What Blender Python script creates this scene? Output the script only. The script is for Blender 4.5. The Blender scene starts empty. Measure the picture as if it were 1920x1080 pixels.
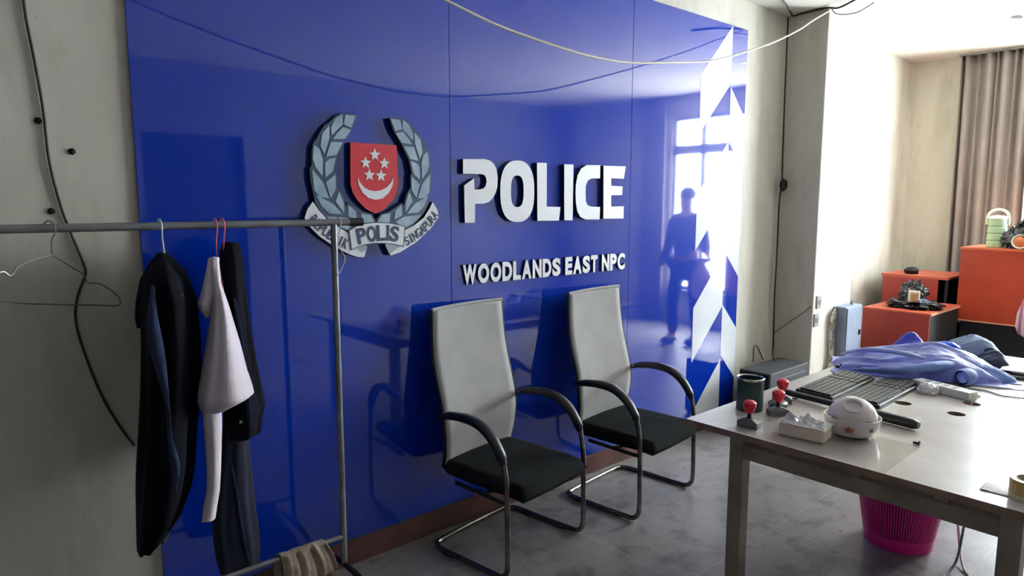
import bpy, bmesh, math, random
from mathutils import Vector, Matrix, Euler, noise
random.seed(7)
C = bpy.context.scene.collection
PI = math.pi
# ---------------------------------------------------------------- camera geometry
F = 1275.0; PITCH = math.atan(160/F); YAW = math.radians(41.2); HC = 1.65
D = 2.708            # the blue wall stands at y = D
CEIL = 3.077
_f = Vector((math.sin(YAW)*math.cos(PITCH), math.cos(YAW)*math.cos(PITCH), -math.sin(PITCH)))
_r = Vector((math.cos(YAW), -math.sin(YAW), 0))
_u = Vector((math.sin(YAW)*math.sin(PITCH), math.cos(YAW)*math.sin(PITCH), math.cos(PITCH)))
O0 = Vector((0, 0, HC))
def ray(px, py): return _f + _r*((px-960)/F) + _u*((540-py)/F)
def onz(px, py, z): d = ray(px, py); return O0 + d*((z-HC)/d.z)
def ony(px, py, y): d = ray(px, py); return O0 + d*(y/d.y)
def onx(px, py, x): d = ray(px, py); return O0 + d*(x/d.x)

# ---------------------------------------------------------------- materials
def lin(c):
    return tuple((v/12.92 if v <= .04045 else ((v+.055)/1.055)**2.4) for v in [k/255 for k in c])
MATS = {}
def mat(name, rgb, rough=.5, metal=0, spec=.5, noise_amt=0, nscale=8, bump=0, bscale=60, rgb2=None, coat=0, sheen=0, trans=0, alpha=1):
    if name in MATS: return MATS[name]
    m = bpy.data.materials.new(name); m.use_nodes = True
    nt = m.node_tree; b = nt.nodes['Principled BSDF']
    col = lin(rgb)+(1,)
    b.inputs['Base Color'].default_value = col
    b.inputs['Roughness'].default_value = rough
    b.inputs['Metallic'].default_value = metal
    b.inputs['Specular IOR Level'].default_value = spec
    b.inputs['Coat Weight'].default_value = coat
    b.inputs['Sheen Weight'].default_value = sheen
    b.inputs['Transmission Weight'].default_value = trans
    b.inputs['Alpha'].default_value = alpha
    tc = nt.nodes.new('ShaderNodeTexCoord')
    if noise_amt or rgb2:
        n = nt.nodes.new('ShaderNodeTexNoise'); n.inputs['Scale'].default_value = nscale; n.inputs['Detail'].default_value = 6
        nt.links.new(tc.outputs['Object'], n.inputs['Vector'])
        r = nt.nodes.new('ShaderNodeValToRGB')
        c2 = lin(rgb2)+(1,) if rgb2 else tuple(v*(1-noise_amt) for v in col[:3])+(1,)
        r.color_ramp.elements[0].color = c2; r.color_ramp.elements[0].position = .35
        r.color_ramp.elements[1].color = col; r.color_ramp.elements[1].position = .62
        nt.links.new(n.outputs['Fac'], r.inputs['Fac']); nt.links.new(r.outputs['Color'], b.inputs['Base Color'])
    if bump:
        n = nt.nodes.new('ShaderNodeTexNoise'); n.inputs['Scale'].default_value = bscale; n.inputs['Detail'].default_value = 4
        nt.links.new(tc.outputs['Object'], n.inputs['Vector'])
        bp = nt.nodes.new('ShaderNodeBump'); bp.inputs['Strength'].default_value = bump; bp.inputs['Distance'].default_value = .01
        nt.links.new(n.outputs['Fac'], bp.inputs['Height']); nt.links.new(bp.outputs['Normal'], b.inputs['Normal'])
    MATS[name] = m; return m

def grime(name, base, dark, rough, layers, bump=.15, bscale=40, lo=.4, hi=.6, roughvar=0):
    """painted or poured surface: base colour, broad stains and fine speckle"""
    m = bpy.data.materials.new(name); m.use_nodes = True; nt = m.node_tree
    b = nt.nodes['Principled BSDF']; b.inputs['Roughness'].default_value = rough
    tc = nt.nodes.new('ShaderNodeTexCoord'); prev = None
    for (scale, stretch, amt, a0, a1) in layers:
        mp = nt.nodes.new('ShaderNodeMapping'); mp.inputs['Scale'].default_value = stretch
        nt.links.new(tc.outputs['Object'], mp.inputs['Vector'])
        n = nt.nodes.new('ShaderNodeTexNoise'); n.inputs['Scale'].default_value = scale; n.inputs['Detail'].default_value = 8; n.inputs['Roughness'].default_value = .6
        nt.links.new(mp.outputs['Vector'], n.inputs['Vector'])
        r = nt.nodes.new('ShaderNodeValToRGB'); r.color_ramp.elements[0].position = a0; r.color_ramp.elements[1].position = a1
        r.color_ramp.elements[0].color = (amt,)*3+(1,); r.color_ramp.elements[1].color = (0, 0, 0, 1)
        nt.links.new(n.outputs['Fac'], r.inputs['Fac'])
        mx = nt.nodes.new('ShaderNodeMix'); mx.data_type = 'RGBA'
        nt.links.new(r.outputs['Color'], mx.inputs['Factor'])
        if prev: nt.links.new(prev, mx.inputs['A'])
        else: mx.inputs['A'].default_value = lin(base)+(1,)
        mx.inputs['B'].default_value = lin(dark)+(1,)
        prev = mx.outputs['Result']
    nt.links.new(prev, b.inputs['Base Color'])
    n = nt.nodes.new('ShaderNodeTexNoise'); n.inputs['Scale'].default_value = bscale; n.inputs['Detail'].default_value = 5
    nt.links.new(tc.outputs['Object'], n.inputs['Vector'])
    bp = nt.nodes.new('ShaderNodeBump'); bp.inputs['Strength'].default_value = bump; bp.inputs['Distance'].default_value = .004
    nt.links.new(n.outputs['Fac'], bp.inputs['Height']); nt.links.new(bp.outputs['Normal'], b.inputs['Normal'])
    MATS[name] = m; return m

M_wall = grime('cream_plaster', (224, 219, 204), (146, 134, 116), .75,
               [(1.1, (1, 1, .45), .28, .38, .6), (5, (1, 1, .3), .22, .38, .5), (45, (1, 1, 1), .3, .28, .36)])
M_walldim = grime('low_bounce_grey_wall', (128, 128, 134), (90, 88, 88), .8, [(1.3, (1, 1, 1), .3, .38, .6)], .1)  # unseen west and south walls: grey set dark to cut bounced fill light
M_ceil = grime('ceiling_paint', (232, 228, 214), (180, 170, 150), .8, [(1.3, (1, 1, 1), .25, .38, .6)], .1)
M_floor = grime('dusty_concrete_tile', (158, 153, 150), (66, 59, 54), .42,
                [(1.2, (1, 1, 1), .38, .38, .62), (5, (1, 1, 1), .55, .36, .5), (16, (1, 1, 1), .7, .3, .38), (42, (1, 1, 1), .9, .29, .37), (110, (1, 1, 1), .8, .28, .34)], .25, 60)
# thin pale joints between the floor tiles
def floor_joints(m):
    nt = m.node_tree; b = nt.nodes['Principled BSDF']
    src = b.inputs['Base Color'].links[0].from_socket
    tc = nt.nodes.new('ShaderNodeTexCoord'); br = nt.nodes.new('ShaderNodeTexBrick')
    br.offset = 0; br.inputs['Scale'].default_value = 1; br.inputs['Brick Width'].default_value = .8; br.inputs['Row Height'].default_value = .8
    br.inputs['Mortar Size'].default_value = .004; br.inputs['Mortar Smooth'].default_value = .4
    nt.links.new(tc.outputs['Object'], br.inputs['Vector'])
    mul = nt.nodes.new('ShaderNodeMath'); mul.operation = 'MULTIPLY'; mul.inputs[1].default_value = .16
    nt.links.new(br.outputs['Fac'], mul.inputs[0])
    mx = nt.nodes.new('ShaderNodeMix'); mx.data_type = 'RGBA'
    nt.links.new(mul.outputs[0], mx.inputs['Factor']); nt.links.new(src, mx.inputs['A'])
    mx.inputs['B'].default_value = lin((225, 222, 215))+(1,)
    nt.links.new(mx.outputs['Result'], b.inputs['Base Color'])
floor_joints(M_floor)
M_base = mat('brown_skirting_tile', (104, 66, 58), .5, noise_amt=.4, nscale=9, bump=.1)
M_blue = mat('glossy_blue_acrylic', (0, 48, 170), .035, spec=.5, coat=.1, bump=.012, bscale=2.2)
M_blue.node_tree.nodes['Principled BSDF'].inputs['IOR'].default_value = 2.0
M_blue.node_tree.nodes['Principled BSDF'].inputs['Coat Roughness'].default_value = .38
M_white = mat('glossy_white_film', (236, 240, 244), .04, spec=.5)
M_white_letter = mat('white_letter_face', (252, 252, 255), .35)
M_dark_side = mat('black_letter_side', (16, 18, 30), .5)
M_slate = mat('slate_outline', (66, 84, 108), .45)
M_leaf = mat('pale_steel_blue_leaf', (178, 198, 212), .4, rgb2=(146, 172, 192), nscale=14)
M_red = mat('emblem_red', (214, 52, 62), .4)
M_ribbon = mat('ribbon_white', (246, 248, 250), .4)
M_navytext = mat('navy_lettering', (62, 72, 108), .5)
M_chrome = mat('tarnished_chrome', (150, 145, 138), .22, metal=1, noise_amt=.45, nscale=18)
M_steel = mat('rack_steel', (150, 150, 152), .35, metal=.45, noise_amt=.3, nscale=12)
M_pad = mat('black_arm_pad', (24, 25, 30), .35)
M_seat = mat('black_seat_fabric', (20, 23, 24), .95, bump=.4, bscale=300, noise_amt=.3, nscale=20, spec=.2)
M_mesh = mat('grey_mesh_fabric', (170, 168, 164), .85, noise_amt=.14, nscale=5, bump=.15, bscale=500)
M_black = mat('black_plastic', (16, 17, 19), .4)
M_blackd = mat('black_matte', (10, 10, 11), .8)
M_key = mat('keycap', (34, 35, 38), .42)
M_desk = grime('worn_white_laminate', (214, 208, 200), (150, 138, 124), .28, [(2, (1, 1, 1), .35, .4, .6), (30, (1, 1, 1), .4, .28, .36)], .03)
M_edge = mat('brown_wood_edge', (146, 118, 100), .6, noise_amt=.3, nscale=14)
M_deskleg = mat('taupe_painted_steel', (150, 134, 116), .5, noise_amt=.35, nscale=7)
M_navy = mat('navy_cloth', (15, 17, 27), .95, noise_amt=.3, nscale=6, bump=.3, bscale=120, spec=.15)
M_navy2 = mat('slate_navy_cloth', (44, 54, 84), .9, noise_amt=.3, nscale=8, bump=.3, bscale=120, spec=.2)
M_shirt = mat('white_cotton', (226, 214, 222), .9, noise_amt=.06, nscale=6, bump=.2, bscale=160)
M_beige = mat('beige_cloth', (168, 150, 134), .95, noise_amt=.3, nscale=10, bump=.3, bscale=150)
M_bluecloth = mat('blue_satin_cloth', (132, 146, 212), .42, rgb2=(62, 68, 172), nscale=6, bump=.5, bscale=28, sheen=.3)
M_pale = mat('pale_blue_cloth', (122, 148, 206), .6, rgb2=(88, 112, 178), nscale=9, bump=.2, bscale=60)
M_greyblue = mat('grey_blue_cloth', (112, 130, 160), .7, noise_amt=.2)
M_vivid = mat('vivid_blue_plastic', (28, 84, 235), .25)
M_orange = mat('orange_red_laminate', (170, 58, 30), .42, noise_amt=.22, nscale=3)
M_red_lam = mat('red_laminate', (150, 48, 38), .42, noise_amt=.2, nscale=3)
M_topwood = mat('pinkish_wood_edge', (206, 150, 124), .5, noise_amt=.15)
M_cabside = mat('dark_cabinet_side', (22, 24, 24), .6, noise_amt=.3)
M_curtain = mat('taupe_curtain', (152, 142, 136), .9, noise_amt=.1, nscale=3)
M_greypanel = mat('blue_grey_metal', (146, 158, 178), .5, noise_amt=.12)
M_cable = mat('dark_cable', (44, 38, 34), .6)
M_cablew = mat('white_cable', (226, 220, 206), .5)
M_cableg = mat('grey_cable', (150, 150, 148), .5)
M_pinkbin = mat('magenta_plastic', (226, 40, 140), .35)
M_bag = mat('black_bin_bag', (16, 14, 18), .22, bump=.5, bscale=30)
M_tape = mat('yellow_tape', (190, 158, 92), .25)
M_card = mat('cardboard', (196, 182, 158), .8)
M_green = mat('dark_green_tin', (24, 60, 56), .4)
M_metalrim = mat('bright_rim', (190, 190, 190), .25, metal=1)
M_redknob = mat('red_knob', (206, 28, 44), .3)
M_greybase = mat('grey_stamp_base', (104, 102, 100), .5)
M_tissue = mat('tissue_paper', (244, 224, 204), .85, bump=.08, bscale=40)
M_plasticwrap = mat('crumpled_clear_wrap', (242, 240, 236), .2, bump=.6, bscale=60)
M_china = mat('white_china', (236, 226, 222), .15, coat=.3, rgb2=(226, 214, 210), nscale=6)
M_floral = mat('maroon_flower_print', (150, 62, 70), .3, rgb2=(196, 140, 90), nscale=40)
M_mint = mat('mint_plastic', (172, 200, 158), .4)
M_cream = mat('cream_plastic', (236, 238, 222), .4)
M_terra = mat('orange_brown_food', (186, 96, 48), .5, noise_amt=.3)
M_bagplastic = mat('smoky_plastic_bag', (62, 62, 68), .18, rgb2=(24, 24, 28), nscale=12, bump=.8, bscale=18)
M_box_grey = mat('dark_grey_case', (64, 66, 70), .5, noise_amt=.2)
M_brown = mat('dark_brown_board', (70, 60, 48), .6, noise_amt=.3)
M_paper = mat('white_sheet', (232, 230, 226), .7)
M_frame = mat('window_frame_grey', (150, 152, 150), .5)
M_skin = mat('skin', (196, 150, 122), .6)
M_hair = mat('black_hair', (18, 15, 14), .6)
M_darkjacket = mat('dark_jacket_cloth', (26, 30, 44), .9, noise_amt=.2)
M_trouser = mat('dark_trousers', (20, 22, 30), .9)
M_shoe = mat('black_shoe', (12, 12, 14), .4)
M_stripe = mat('pink_striped_plastic', (206, 168, 172), .35)
def stripes(m):
    nt = m.node_tree; b = nt.nodes['Principled BSDF']
    tc = nt.nodes.new('ShaderNodeTexCoord'); w = nt.nodes.new('ShaderNodeTexWave')
    w.inputs['Scale'].default_value = 6; w.inputs['Distortion'].default_value = .4
    w.bands_direction = 'Y'
    nt.links.new(tc.outputs['Object'], w.inputs['Vector'])
    r = nt.nodes.new('ShaderNodeValToRGB'); r.color_ramp.elements[0].color = lin((170, 92, 130))+(1,); r.color_ramp.elements[0].position = .3
    r.color_ramp.elements[1].color = lin((224, 200, 202))+(1,); r.color_ramp.elements[1].position = .45
    nt.links.new(w.outputs['Fac'], r.inputs['Fac']); nt.links.new(r.outputs['Color'], b.inputs['Base Color'])
stripes(M_stripe)
def glass_mat():
    m = bpy.data.materials.new('window_glass'); m.use_nodes = True; nt = m.node_tree; nt.nodes.clear()
    o = nt.nodes.new('ShaderNodeOutputMaterial'); t = nt.nodes.new('ShaderNodeBsdfTransparent'); g = nt.nodes.new('ShaderNodeBsdfGlossy')
    g.inputs['Roughness'].default_value = .02; t.inputs['Color'].default_value = (.95, .97, .98, 1)
    mx = nt.nodes.new('ShaderNodeMixShader'); mx.inputs[0].default_value = .06
    nt.links.new(t.outputs[0], mx.inputs[1]); nt.links.new(g.outputs[0], mx.inputs[2]); nt.links.new(mx.outputs[0], o.inputs[0])
    return m
M_glass = glass_mat()
def film_mat():
    m = bpy.data.materials.new('clear_film'); m.use_nodes = True; nt = m.node_tree; nt.nodes.clear()
    o = nt.nodes.new('ShaderNodeOutputMaterial'); t = nt.nodes.new('ShaderNodeBsdfTransparent'); g = nt.nodes.new('ShaderNodeBsdfGlossy')
    g.inputs['Roughness'].default_value = .15
    mx = nt.nodes.new('ShaderNodeMixShader'); mx.inputs[0].default_value = .12
    nt.links.new(t.outputs[0], mx.inputs[1]); nt.links.new(g.outputs[0], mx.inputs[2]); nt.links.new(mx.outputs[0], o.inputs[0])
    return m
M_film = film_mat()

# ---------------------------------------------------------------- mesh builder
class MB:
    def __init__(s): s.v = []; s.f = []; s.mi = []
    def add(s, vs, fs, mi=0):
        o = len(s.v); s.v += [tuple(v) for v in vs]; s.f += [tuple(i+o for i in f) for f in fs]; s.mi += [mi]*len(fs)
    def box(s, lo, hi, mi=0, rz=0, piv=None):
        x0, y0, z0 = lo; x1, y1, z1 = hi
        vs = [Vector(p) for p in [(x0,y0,z0),(x1,y0,z0),(x1,y1,z0),(x0,y1,z0),(x0,y0,z1),(x1,y0,z1),(x1,y1,z1),(x0,y1,z1)]]
        if rz:
            c = Vector(piv or ((x0+x1)/2, (y0+y1)/2, 0)); R = Matrix.Rotation(rz, 3, 'Z')
            vs = [R @ (v-c)+c for v in vs]
        s.add(vs, [(0,3,2,1),(4,5,6,7),(0,1,5,4),(1,2,6,5),(2,3,7,6),(3,0,4,7)], mi)
    def tube(s, pts, r, n=10, mi=0, closed=False, smooth=0, caps=True, flat=1.0):
        pts = [Vector(p) for p in pts]
        if smooth: pts = catmull(pts, smooth, closed)
        N = len(pts); rs = r if isinstance(r, (list, tuple)) else [r]*N
        if len(rs) != N: rs = [rs[min(len(rs)-1, int(i*(len(rs)-1)/(N-1)+.5))] for i in range(N)]
        up = Vector((0, 0, 1)); rings = []; a = None
        for i, p in enumerate(pts):
            q0 = pts[(i-1) % N] if (closed or i > 0) else p
            q1 = pts[(i+1) % N] if (closed or i < N-1) else p
            t = (q1-q0)
            t = t.normalized() if t.length > 1e-9 else Vector((0, 0, 1))
            if a is None:
                a = t.cross(up) if abs(t.z) < .95 else t.cross(Vector((0, 1, 0)))
                a.normalize()
            else:
                a = (a - t*a.dot(t)); a = a.normalized() if a.length > 1e-6 else t.orthogonal().normalized()
            b = t.cross(a)
            rings.append([p + a*math.cos(2*PI*k/n)*rs[i] + b*math.sin(2*PI*k/n)*rs[i]*flat for k in range(n)])
        vs = [v for rg in rings for v in rg]; fs = []
        for i in range(N if closed else N-1):
            j = (i+1) % N
            for k in range(n): fs.append((i*n+k, i*n+(k+1) % n, j*n+(k+1) % n, j*n+k))
        if caps and not closed: fs += [tuple(range(n))[::-1], tuple((N-1)*n+k for k in range(n))]
        s.add(vs, fs, mi)
    def lathe(s, prof, c, n=32, mi=0, tilt=None, wob=0):
        c = Vector(c); R = Euler(tilt).to_matrix() if tilt else Matrix.Identity(3)
        vs = []; fs = []
        for (r, z) in prof:
            for k in range(n):
                rr = r*(1+wob*math.sin(k*3+z*40))
                vs.append(c + R @ Vector((rr*math.cos(2*PI*k/n), rr*math.sin(2*PI*k/n), z)))
        for i in range(len(prof)-1):
            for k in range(n): fs.append((i*n+k, i*n+(k+1) % n, (i+1)*n+(k+1) % n, (i+1)*n+k))
        s.add(vs, fs, mi)
    def prism(s, poly, y0, y1, mi=0, mi_side=None):
        """poly of (x,z); front at y0 (towards the room), back at y1"""
        n = len(poly); vs = [(x, y0, z) for x, z in poly]+[(x, y1, z) for x, z in poly]
        o = len(s.v); s.v += vs
        s.f.append(tuple(o+i for i in range(n))); s.mi.append(mi)
        s.f.append(tuple(o+n+i for i in range(n))[::-1]); s.mi.append(mi)
        ms = mi if mi_side is None else mi_side
        for i in range(n):
            j = (i+1) % n; s.f.append((o+i, o+n+i, o+n+j, o+j)); s.mi.append(ms)
    def ring_prism(s, outer, inner, y0, y1, mi=0, mi_side=None):
        n = len(outer); ms = mi if mi_side is None else mi_side; o = len(s.v)
        for y in (y0, y1):
            s.v += [(x, y, z) for x, z in outer]; s.v += [(x, y, z) for x, z in inner]
        for i in range(n):
            j = (i+1) % n
            for f, q in (((i, j, n+j, n+i), mi), ((2*n+i, 3*n+i, 3*n+j, 2*n+j), mi), ((i, 2*n+i, 2*n+j, j), ms), ((n+i, n+j, 3*n+j, 3*n+i), ms)):
                s.f.append(tuple(o+k for k in f)); s.mi.append(q)
    def grid(s, fn, nu, nv, mi=0):
        vs = [fn(i/nu, j/nv) for j in range(nv+1) for i in range(nu+1)]
        fs = [(j*(nu+1)+i, j*(nu+1)+i+1, (j+1)*(nu+1)+i+1, (j+1)*(nu+1)+i) for j in range(nv) for i in range(nu)]
        s.add(vs, fs, mi)
    def build(s, name, mats, parent=None, smooth=False, bevel=0, thick=0, fix=True, loc=None):
        me = bpy.data.meshes.new(name); 
        off = Vector(loc) if loc else (Vector(parent.location) if parent is not None and parent.get('_abs') else None)
        me.from_pydata(s.v, [], s.f); me.validate()
        if not isinstance(mats, (list, tuple)): mats = [mats]
        for m in mats: me.materials.append(m)
        if len(s.mi) == len(me.polygons):
            for p, i in zip(me.polygons, s.mi): p.material_index = i
        if fix:
            bm = bmesh.new(); bm.from_mesh(me); bmesh.ops.recalc_face_normals(bm, faces=bm.faces); bm.to_mesh(me); bm.free()
        if smooth:
            me.shade_smooth()
            try: me.set_sharp_from_angle(angle=math.radians(40 if smooth is True else smooth))
            except Exception: pass
        o = bpy.data.objects.new(name, me); C.objects.link(o)
        if parent is not None:
            o.parent = parent
            # geometry is written in room coordinates: undo the parent's place
            pm = parent_matrix(parent)
            o.matrix_parent_inverse = pm.inverted()
        if bevel:
            b = o.modifiers.new('bevel', 'BEVEL'); b.width = bevel; b.segments = 2; b.limit_method = 'ANGLE'; b.angle_limit = math.radians(40)
        if thick:
            t = o.modifiers.new('thick', 'SOLIDIFY'); t.thickness = thick; t.offset = 0
        return o
def parent_matrix(p):
    m = Matrix.LocRotScale(p.location, p.rotation_euler, p.scale)
    if p.parent: m = parent_matrix(p.parent) @ p.matrix_parent_inverse @ m
    return m
def catmull(P, k, closed=False):
    out = []; n = len(P)
    rng = range(n) if closed else range(n-1)
    for i in rng:
        p0 = P[(i-1) % n] if (closed or i > 0) else P[0]; p1 = P[i]; p2 = P[(i+1) % n]
        p3 = P[(i+2) % n] if (closed or i+2 < n) else P[-1]
        for j in range(k):
            t = j/k
            out.append(.5*((2*p1)+(p2-p0)*t+(2*p0-5*p1+4*p2-p3)*t*t+(3*p1-p0-3*p2+p3)*t**3))
    if not closed: out.append(P[-1])
    return out
def tag(o, label=None, cat=None, group=None, kind=None):
    if label: o['label'] = label
    if cat: o['category'] = cat
    if group: o['group'] = group
    if kind: o['kind'] = kind
    return o
def thing(name, label, cat, loc=(0, 0, 0), rz=0, group=None):
    o = bpy.data.objects.new(name, None); C.objects.link(o); o.location = loc; o.rotation_euler = (0, 0, rz)
    o.empty_display_size = .1
    return tag(o, label, cat, group)
def struct(name, mb, m, parent=None, **k):
    o = mb.build(name, m, parent, **k); o['kind'] = 'structure'; return o
def interp(rows, z):
    """rows sorted by descending z; linear with smoothstep-free lerp"""
    if z >= rows[0][0]: return rows[0][1:]
    for a, b in zip(rows, rows[1:]):
        if b[0] <= z <= a[0]:
            t = (a[0]-z)/(a[0]-b[0]) if a[0] != b[0] else 0
            return tuple(p+(q-p)*t for p, q in zip(a[1:], b[1:]))
    return rows[-1][1:]

# ================================================================ THE SETTING
XL, XR, YB = -1.7, 7.9, -2.15
m = MB(); m.box((XL-.1, YB-.1, -.1), (XR+.1, D+.1, 0)); struct('floor', m, M_floor)
m = MB(); m.box((XL-.1, YB-.1, CEIL), (XR+.1, D+.1, CEIL+.1)); struct('ceiling', m, M_ceil)
m = MB(); m.box((XL-.1, D, 0), (XR+.1, D+.12, CEIL)); struct('wall_north', m, M_wall)
m = MB(); m.box((XL-.12, YB, 0), (XL, D, CEIL)); struct('wall_west', m, M_walldim)
# the east wall with the tall window opening
WY0, WY1, WZ0, WZ1 = -.30, 1.80, .46, 2.80
m = MB()
m.box((XR, YB, 0), (XR+.15, WY0, CEIL)); m.box((XR, WY1, 0), (XR+.15, D, CEIL))
m.box((XR, WY0, 0), (XR+.15, WY1, WZ0)); m.box((XR, WY0, WZ1), (XR+.15, WY1, CEIL)); struct('wall_east', m, M_wall)
# the south wall with a doorway
m = MB(); DX0, DX1, DZ = 1.75, 2.75, 2.35
m.box((XL-.12, YB-.12, 0), (DX0, YB, CEIL)); m.box((DX1, YB-.12, 0), (XR+.15, YB, CEIL)); m.box((DX0, YB-.12, DZ), (DX1, YB, CEIL))
struct('wall_south', m, M_walldim)
m = MB(); m.box((DX0, YB-.1, 0), (DX1, YB-.06, DZ)); dr = struct('door_1', m, mat('dark_door', (40, 42, 48), .5), bevel=.004)
m = MB(); m.tube([(DX0+.08, YB-.06, 1.0), (DX0+.08, YB-.01, 1.0), (DX0+.2, YB-.01, 1.0)], .01); m.build('door_handle', M_chrome, dr)
# column in the corner
CX0, CX1, CY = 5.20, 5.875, 2.39
m = MB(); m.box((CX0, CY, 0), (CX1, D, CEIL)); struct('wall_column', m, M_wall, bevel=.008)
# window
m = MB()
fw = .05; fx0, fx1 = XR+.03, XR+.09
m.box((fx0, WY0, WZ0), (fx1, WY1, WZ0+fw)); m.box((fx0, WY0, WZ1-fw), (fx1, WY1, WZ1))
m.box((fx0, WY0, WZ0), (fx1, WY0+fw, WZ1)); m.box((fx0, WY1-fw, WZ0), (fx1, WY1, WZ1))
m.box((fx0, WY0, 2.30), (fx1, WY1, 2.42))
for y in (.17, .98): m.box((fx0, y-.04, WZ0), (fx1, y+.04, WZ1))
w = struct('window_1', m, M_frame, bevel=.004)
m = MB(); m.box((XR+.058, WY0+.02, WZ0+.02), (XR+.062, WY1-.02, WZ1-.02)); struct('window_glass', m, M_glass, w)
m = MB(); m.box((XR-.06, WY0-.05, WZ0-.04), (XR+.03, WY1+.05, WZ0)); struct('window_sill', m, M_frame, w, bevel=.006)
# skirting
m = MB(); m.box((XL, D-.012, 0), (CX0, D, .115)); struct('baseboard_north', m, M_base, bevel=.002)
m = MB(); m.box((CX1, D-.012, 0), (XR, D, .115)); struct('baseboard_alcove', m, M_base, bevel=.002)
m = MB(); m.box((CX0-.012, CY-.012, 0), (CX1+.012, CY, .115)); m.box((CX0-.012, CY, 0), (CX0, D-.012, .115)); struct('baseboard_column', m, M_base)
# outside daylight
world = bpy.data.worlds.new('World'); bpy.context.scene.world = world; world.use_nodes = True
bg = world.node_tree.nodes['Background']; bg.inputs['Color'].default_value = (.86, .93, 1, 1); bg.inputs['Strength'].default_value = 42

# ================================================================ BLUE BACKDROP
PY = D-.012   # room face of the boards
back = thing('backdrop_panel', 'large glossy blue wall backdrop with white chevron stripes at its right end', 'backdrop', (2.6, D, .12))
PZ0, PZ1 = .122, 2.876
xs = [.602, 1.965, 3.325, 4.612]
for a, b in zip(xs, xs[1:]):
    m = MB(); m.box((a+.001, PY, PZ0), (b-.001, D-.001, PZ1)); m.build('board', M_blue, back, bevel=.0015)
def clip(poly, z0=PZ0, z1=PZ1):
    for (lim, sgn) in ((z0, 1), (z1, -1)):
        out = []
        for i in range(len(poly)):
            p, q = poly[i], poly[(i+1) % len(poly)]
            dp, dq = sgn*(p[1]-lim), sgn*(q[1]-lim)
            if dp >= 0: out.append(p)
            if dp*dq < 0:
                t = dp/(dp-dq); out.append((p[0]+(q[0]-p[0])*t, p[1]+(q[1]-p[1])*t))
        poly = out
    return poly
for a in (2.11, 1.32, .53, -.26):
    p = clip([(4.04, a), (4.41, a+.37), (4.41, a+.765), (4.04, a+.39)])
    m = MB(); m.prism(p, PY-.0012, PY); m.build('chevron_stripe', M_white, back)
for a in (.53, 1.30, 2.08):
    p = clip([(4.41, a), (4.611, a-.2), (4.611, a+.18), (4.41, a+.38)])
    m = MB(); m.prism(p, PY-.0012, PY); m.build('chevron_stripe', M_white, back)

# ---------------------------------------------------------------- lettering
ZP = (840, 270, 3.725)
def wallpx(z, x, y, yp): p = ony(z[0]+x/z[2], z[1]+y/z[2], yp); return (p.x, p.z)
LY0, LY1 = PY-.025, PY
police = thing('wall_sign', 'big white raised block letters reading POLICE on the blue backdrop', 'sign', (2.65, PY, 1.7))
def letter(poly):
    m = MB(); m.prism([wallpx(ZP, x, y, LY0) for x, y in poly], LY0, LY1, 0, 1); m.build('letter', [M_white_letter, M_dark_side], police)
letter([(105,105),(255,105),(295,116),(322,140),(340,178),(348,235),(345,295),(334,340),(312,380),(285,405),(250,416),(190,418),(188,550),(118,550),(112,290),(182,240),(185,318),(225,318),(248,310),(262,295),(270,265),(266,235),(255,218),(238,211),(105,208)])
def sup(cx, cy, rx, ry, e, n=40):
    return [(cx+rx*math.copysign(abs(math.cos(2*PI*k/n))**(2/e), math.cos(2*PI*k/n)), cy+ry*math.copysign(abs(math.sin(2*PI*k/n))**(2/e), math.sin(2*PI*k/n))) for k in range(n)]
m = MB(); m.ring_prism([wallpx(ZP, x, y, LY0) for x, y in sup(484, 330, 119, 215, 2.5)], [wallpx(ZP, x, y, LY0) for x, y in sup(484, 330, 44, 110, 2.7)], LY0, LY1, 0, 1)
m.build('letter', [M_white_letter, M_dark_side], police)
letter([(622,130),(690,132),(690,437),(785,440),(775,535),(625,537)])
letter([(812,142),(877,143),(870,533),(812,533)])
letter([(1063,148),(1062,240),(1005,240),(978,253),(963,290),(961,340),(963,400),(976,428),(1003,438),(1062,440),(1058,527),(960,527),(925,510),(903,470),(893,410),(891,340),(893,285),(905,220),(930,172),(970,147)])
letter([(1087,152),(1242,157),(1228,243),(1140,240),(1140,292),(1220,296),(1216,357),(1140,358),(1140,437),(1228,435),(1226,520),(1085,522)])

def glyph(ch, size, offset=0, extrude=0):
    cu = bpy.data.curves.new('t', 'FONT'); cu.body = ch; cu.size = size; cu.offset = offset; cu.extrude = extrude; cu.resolution_u = 5
    o = bpy.data.objects.new('t', cu); C.objects.link(o)
    bpy.context.view_layer.update()
    me = bpy.data.meshes.new_from_object(o.evaluated_get(bpy.context.evaluated_depsgraph_get()))
    bpy.data.objects.remove(o); bpy.data.curves.remove(cu)
    return me
def place_glyph(ch, parent, cx, cz, w, h, yfront, depth, ang, mats, name='letter', bold=.03, shear=0):
    """glyph fitted to a w x h box centred at cx, cz on the wall plane, turned by ang in the plane"""
    me = glyph(ch, 1, bold, .5)
    xs_ = [v.co.x for v in me.vertices]; ys_ = [v.co.y for v in me.vertices]
    x0, x1, y0, y1 = min(xs_), max(xs_), min(ys_), max(ys_)
    ca, sa = math.cos(ang), math.sin(ang)
    for v in me.vertices:
        u = ((v.co.x-x0)/max(1e-6, x1-x0)-.5)*w; t = ((v.co.y-y0)/(y1-y0)-.5)*h; d = (v.co.z+.5)
        v.co = Vector((cx+u*ca-t*sa, yfront+depth*(1-d), cz+u*sa+t*ca))
    me.materials.clear()
    for q in mats: me.materials.append(q)
    me.update()
    for p in me.polygons: p.material_index = (1 if (len(mats) > 1 and abs(p.normal.y) < .5) else 0)
    me.name = name
    o = bpy.data.objects.new(name, me); C.objects.link(o); o.parent = parent; o.matrix_parent_inverse = parent_matrix(parent).inverted()
    return o
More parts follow.
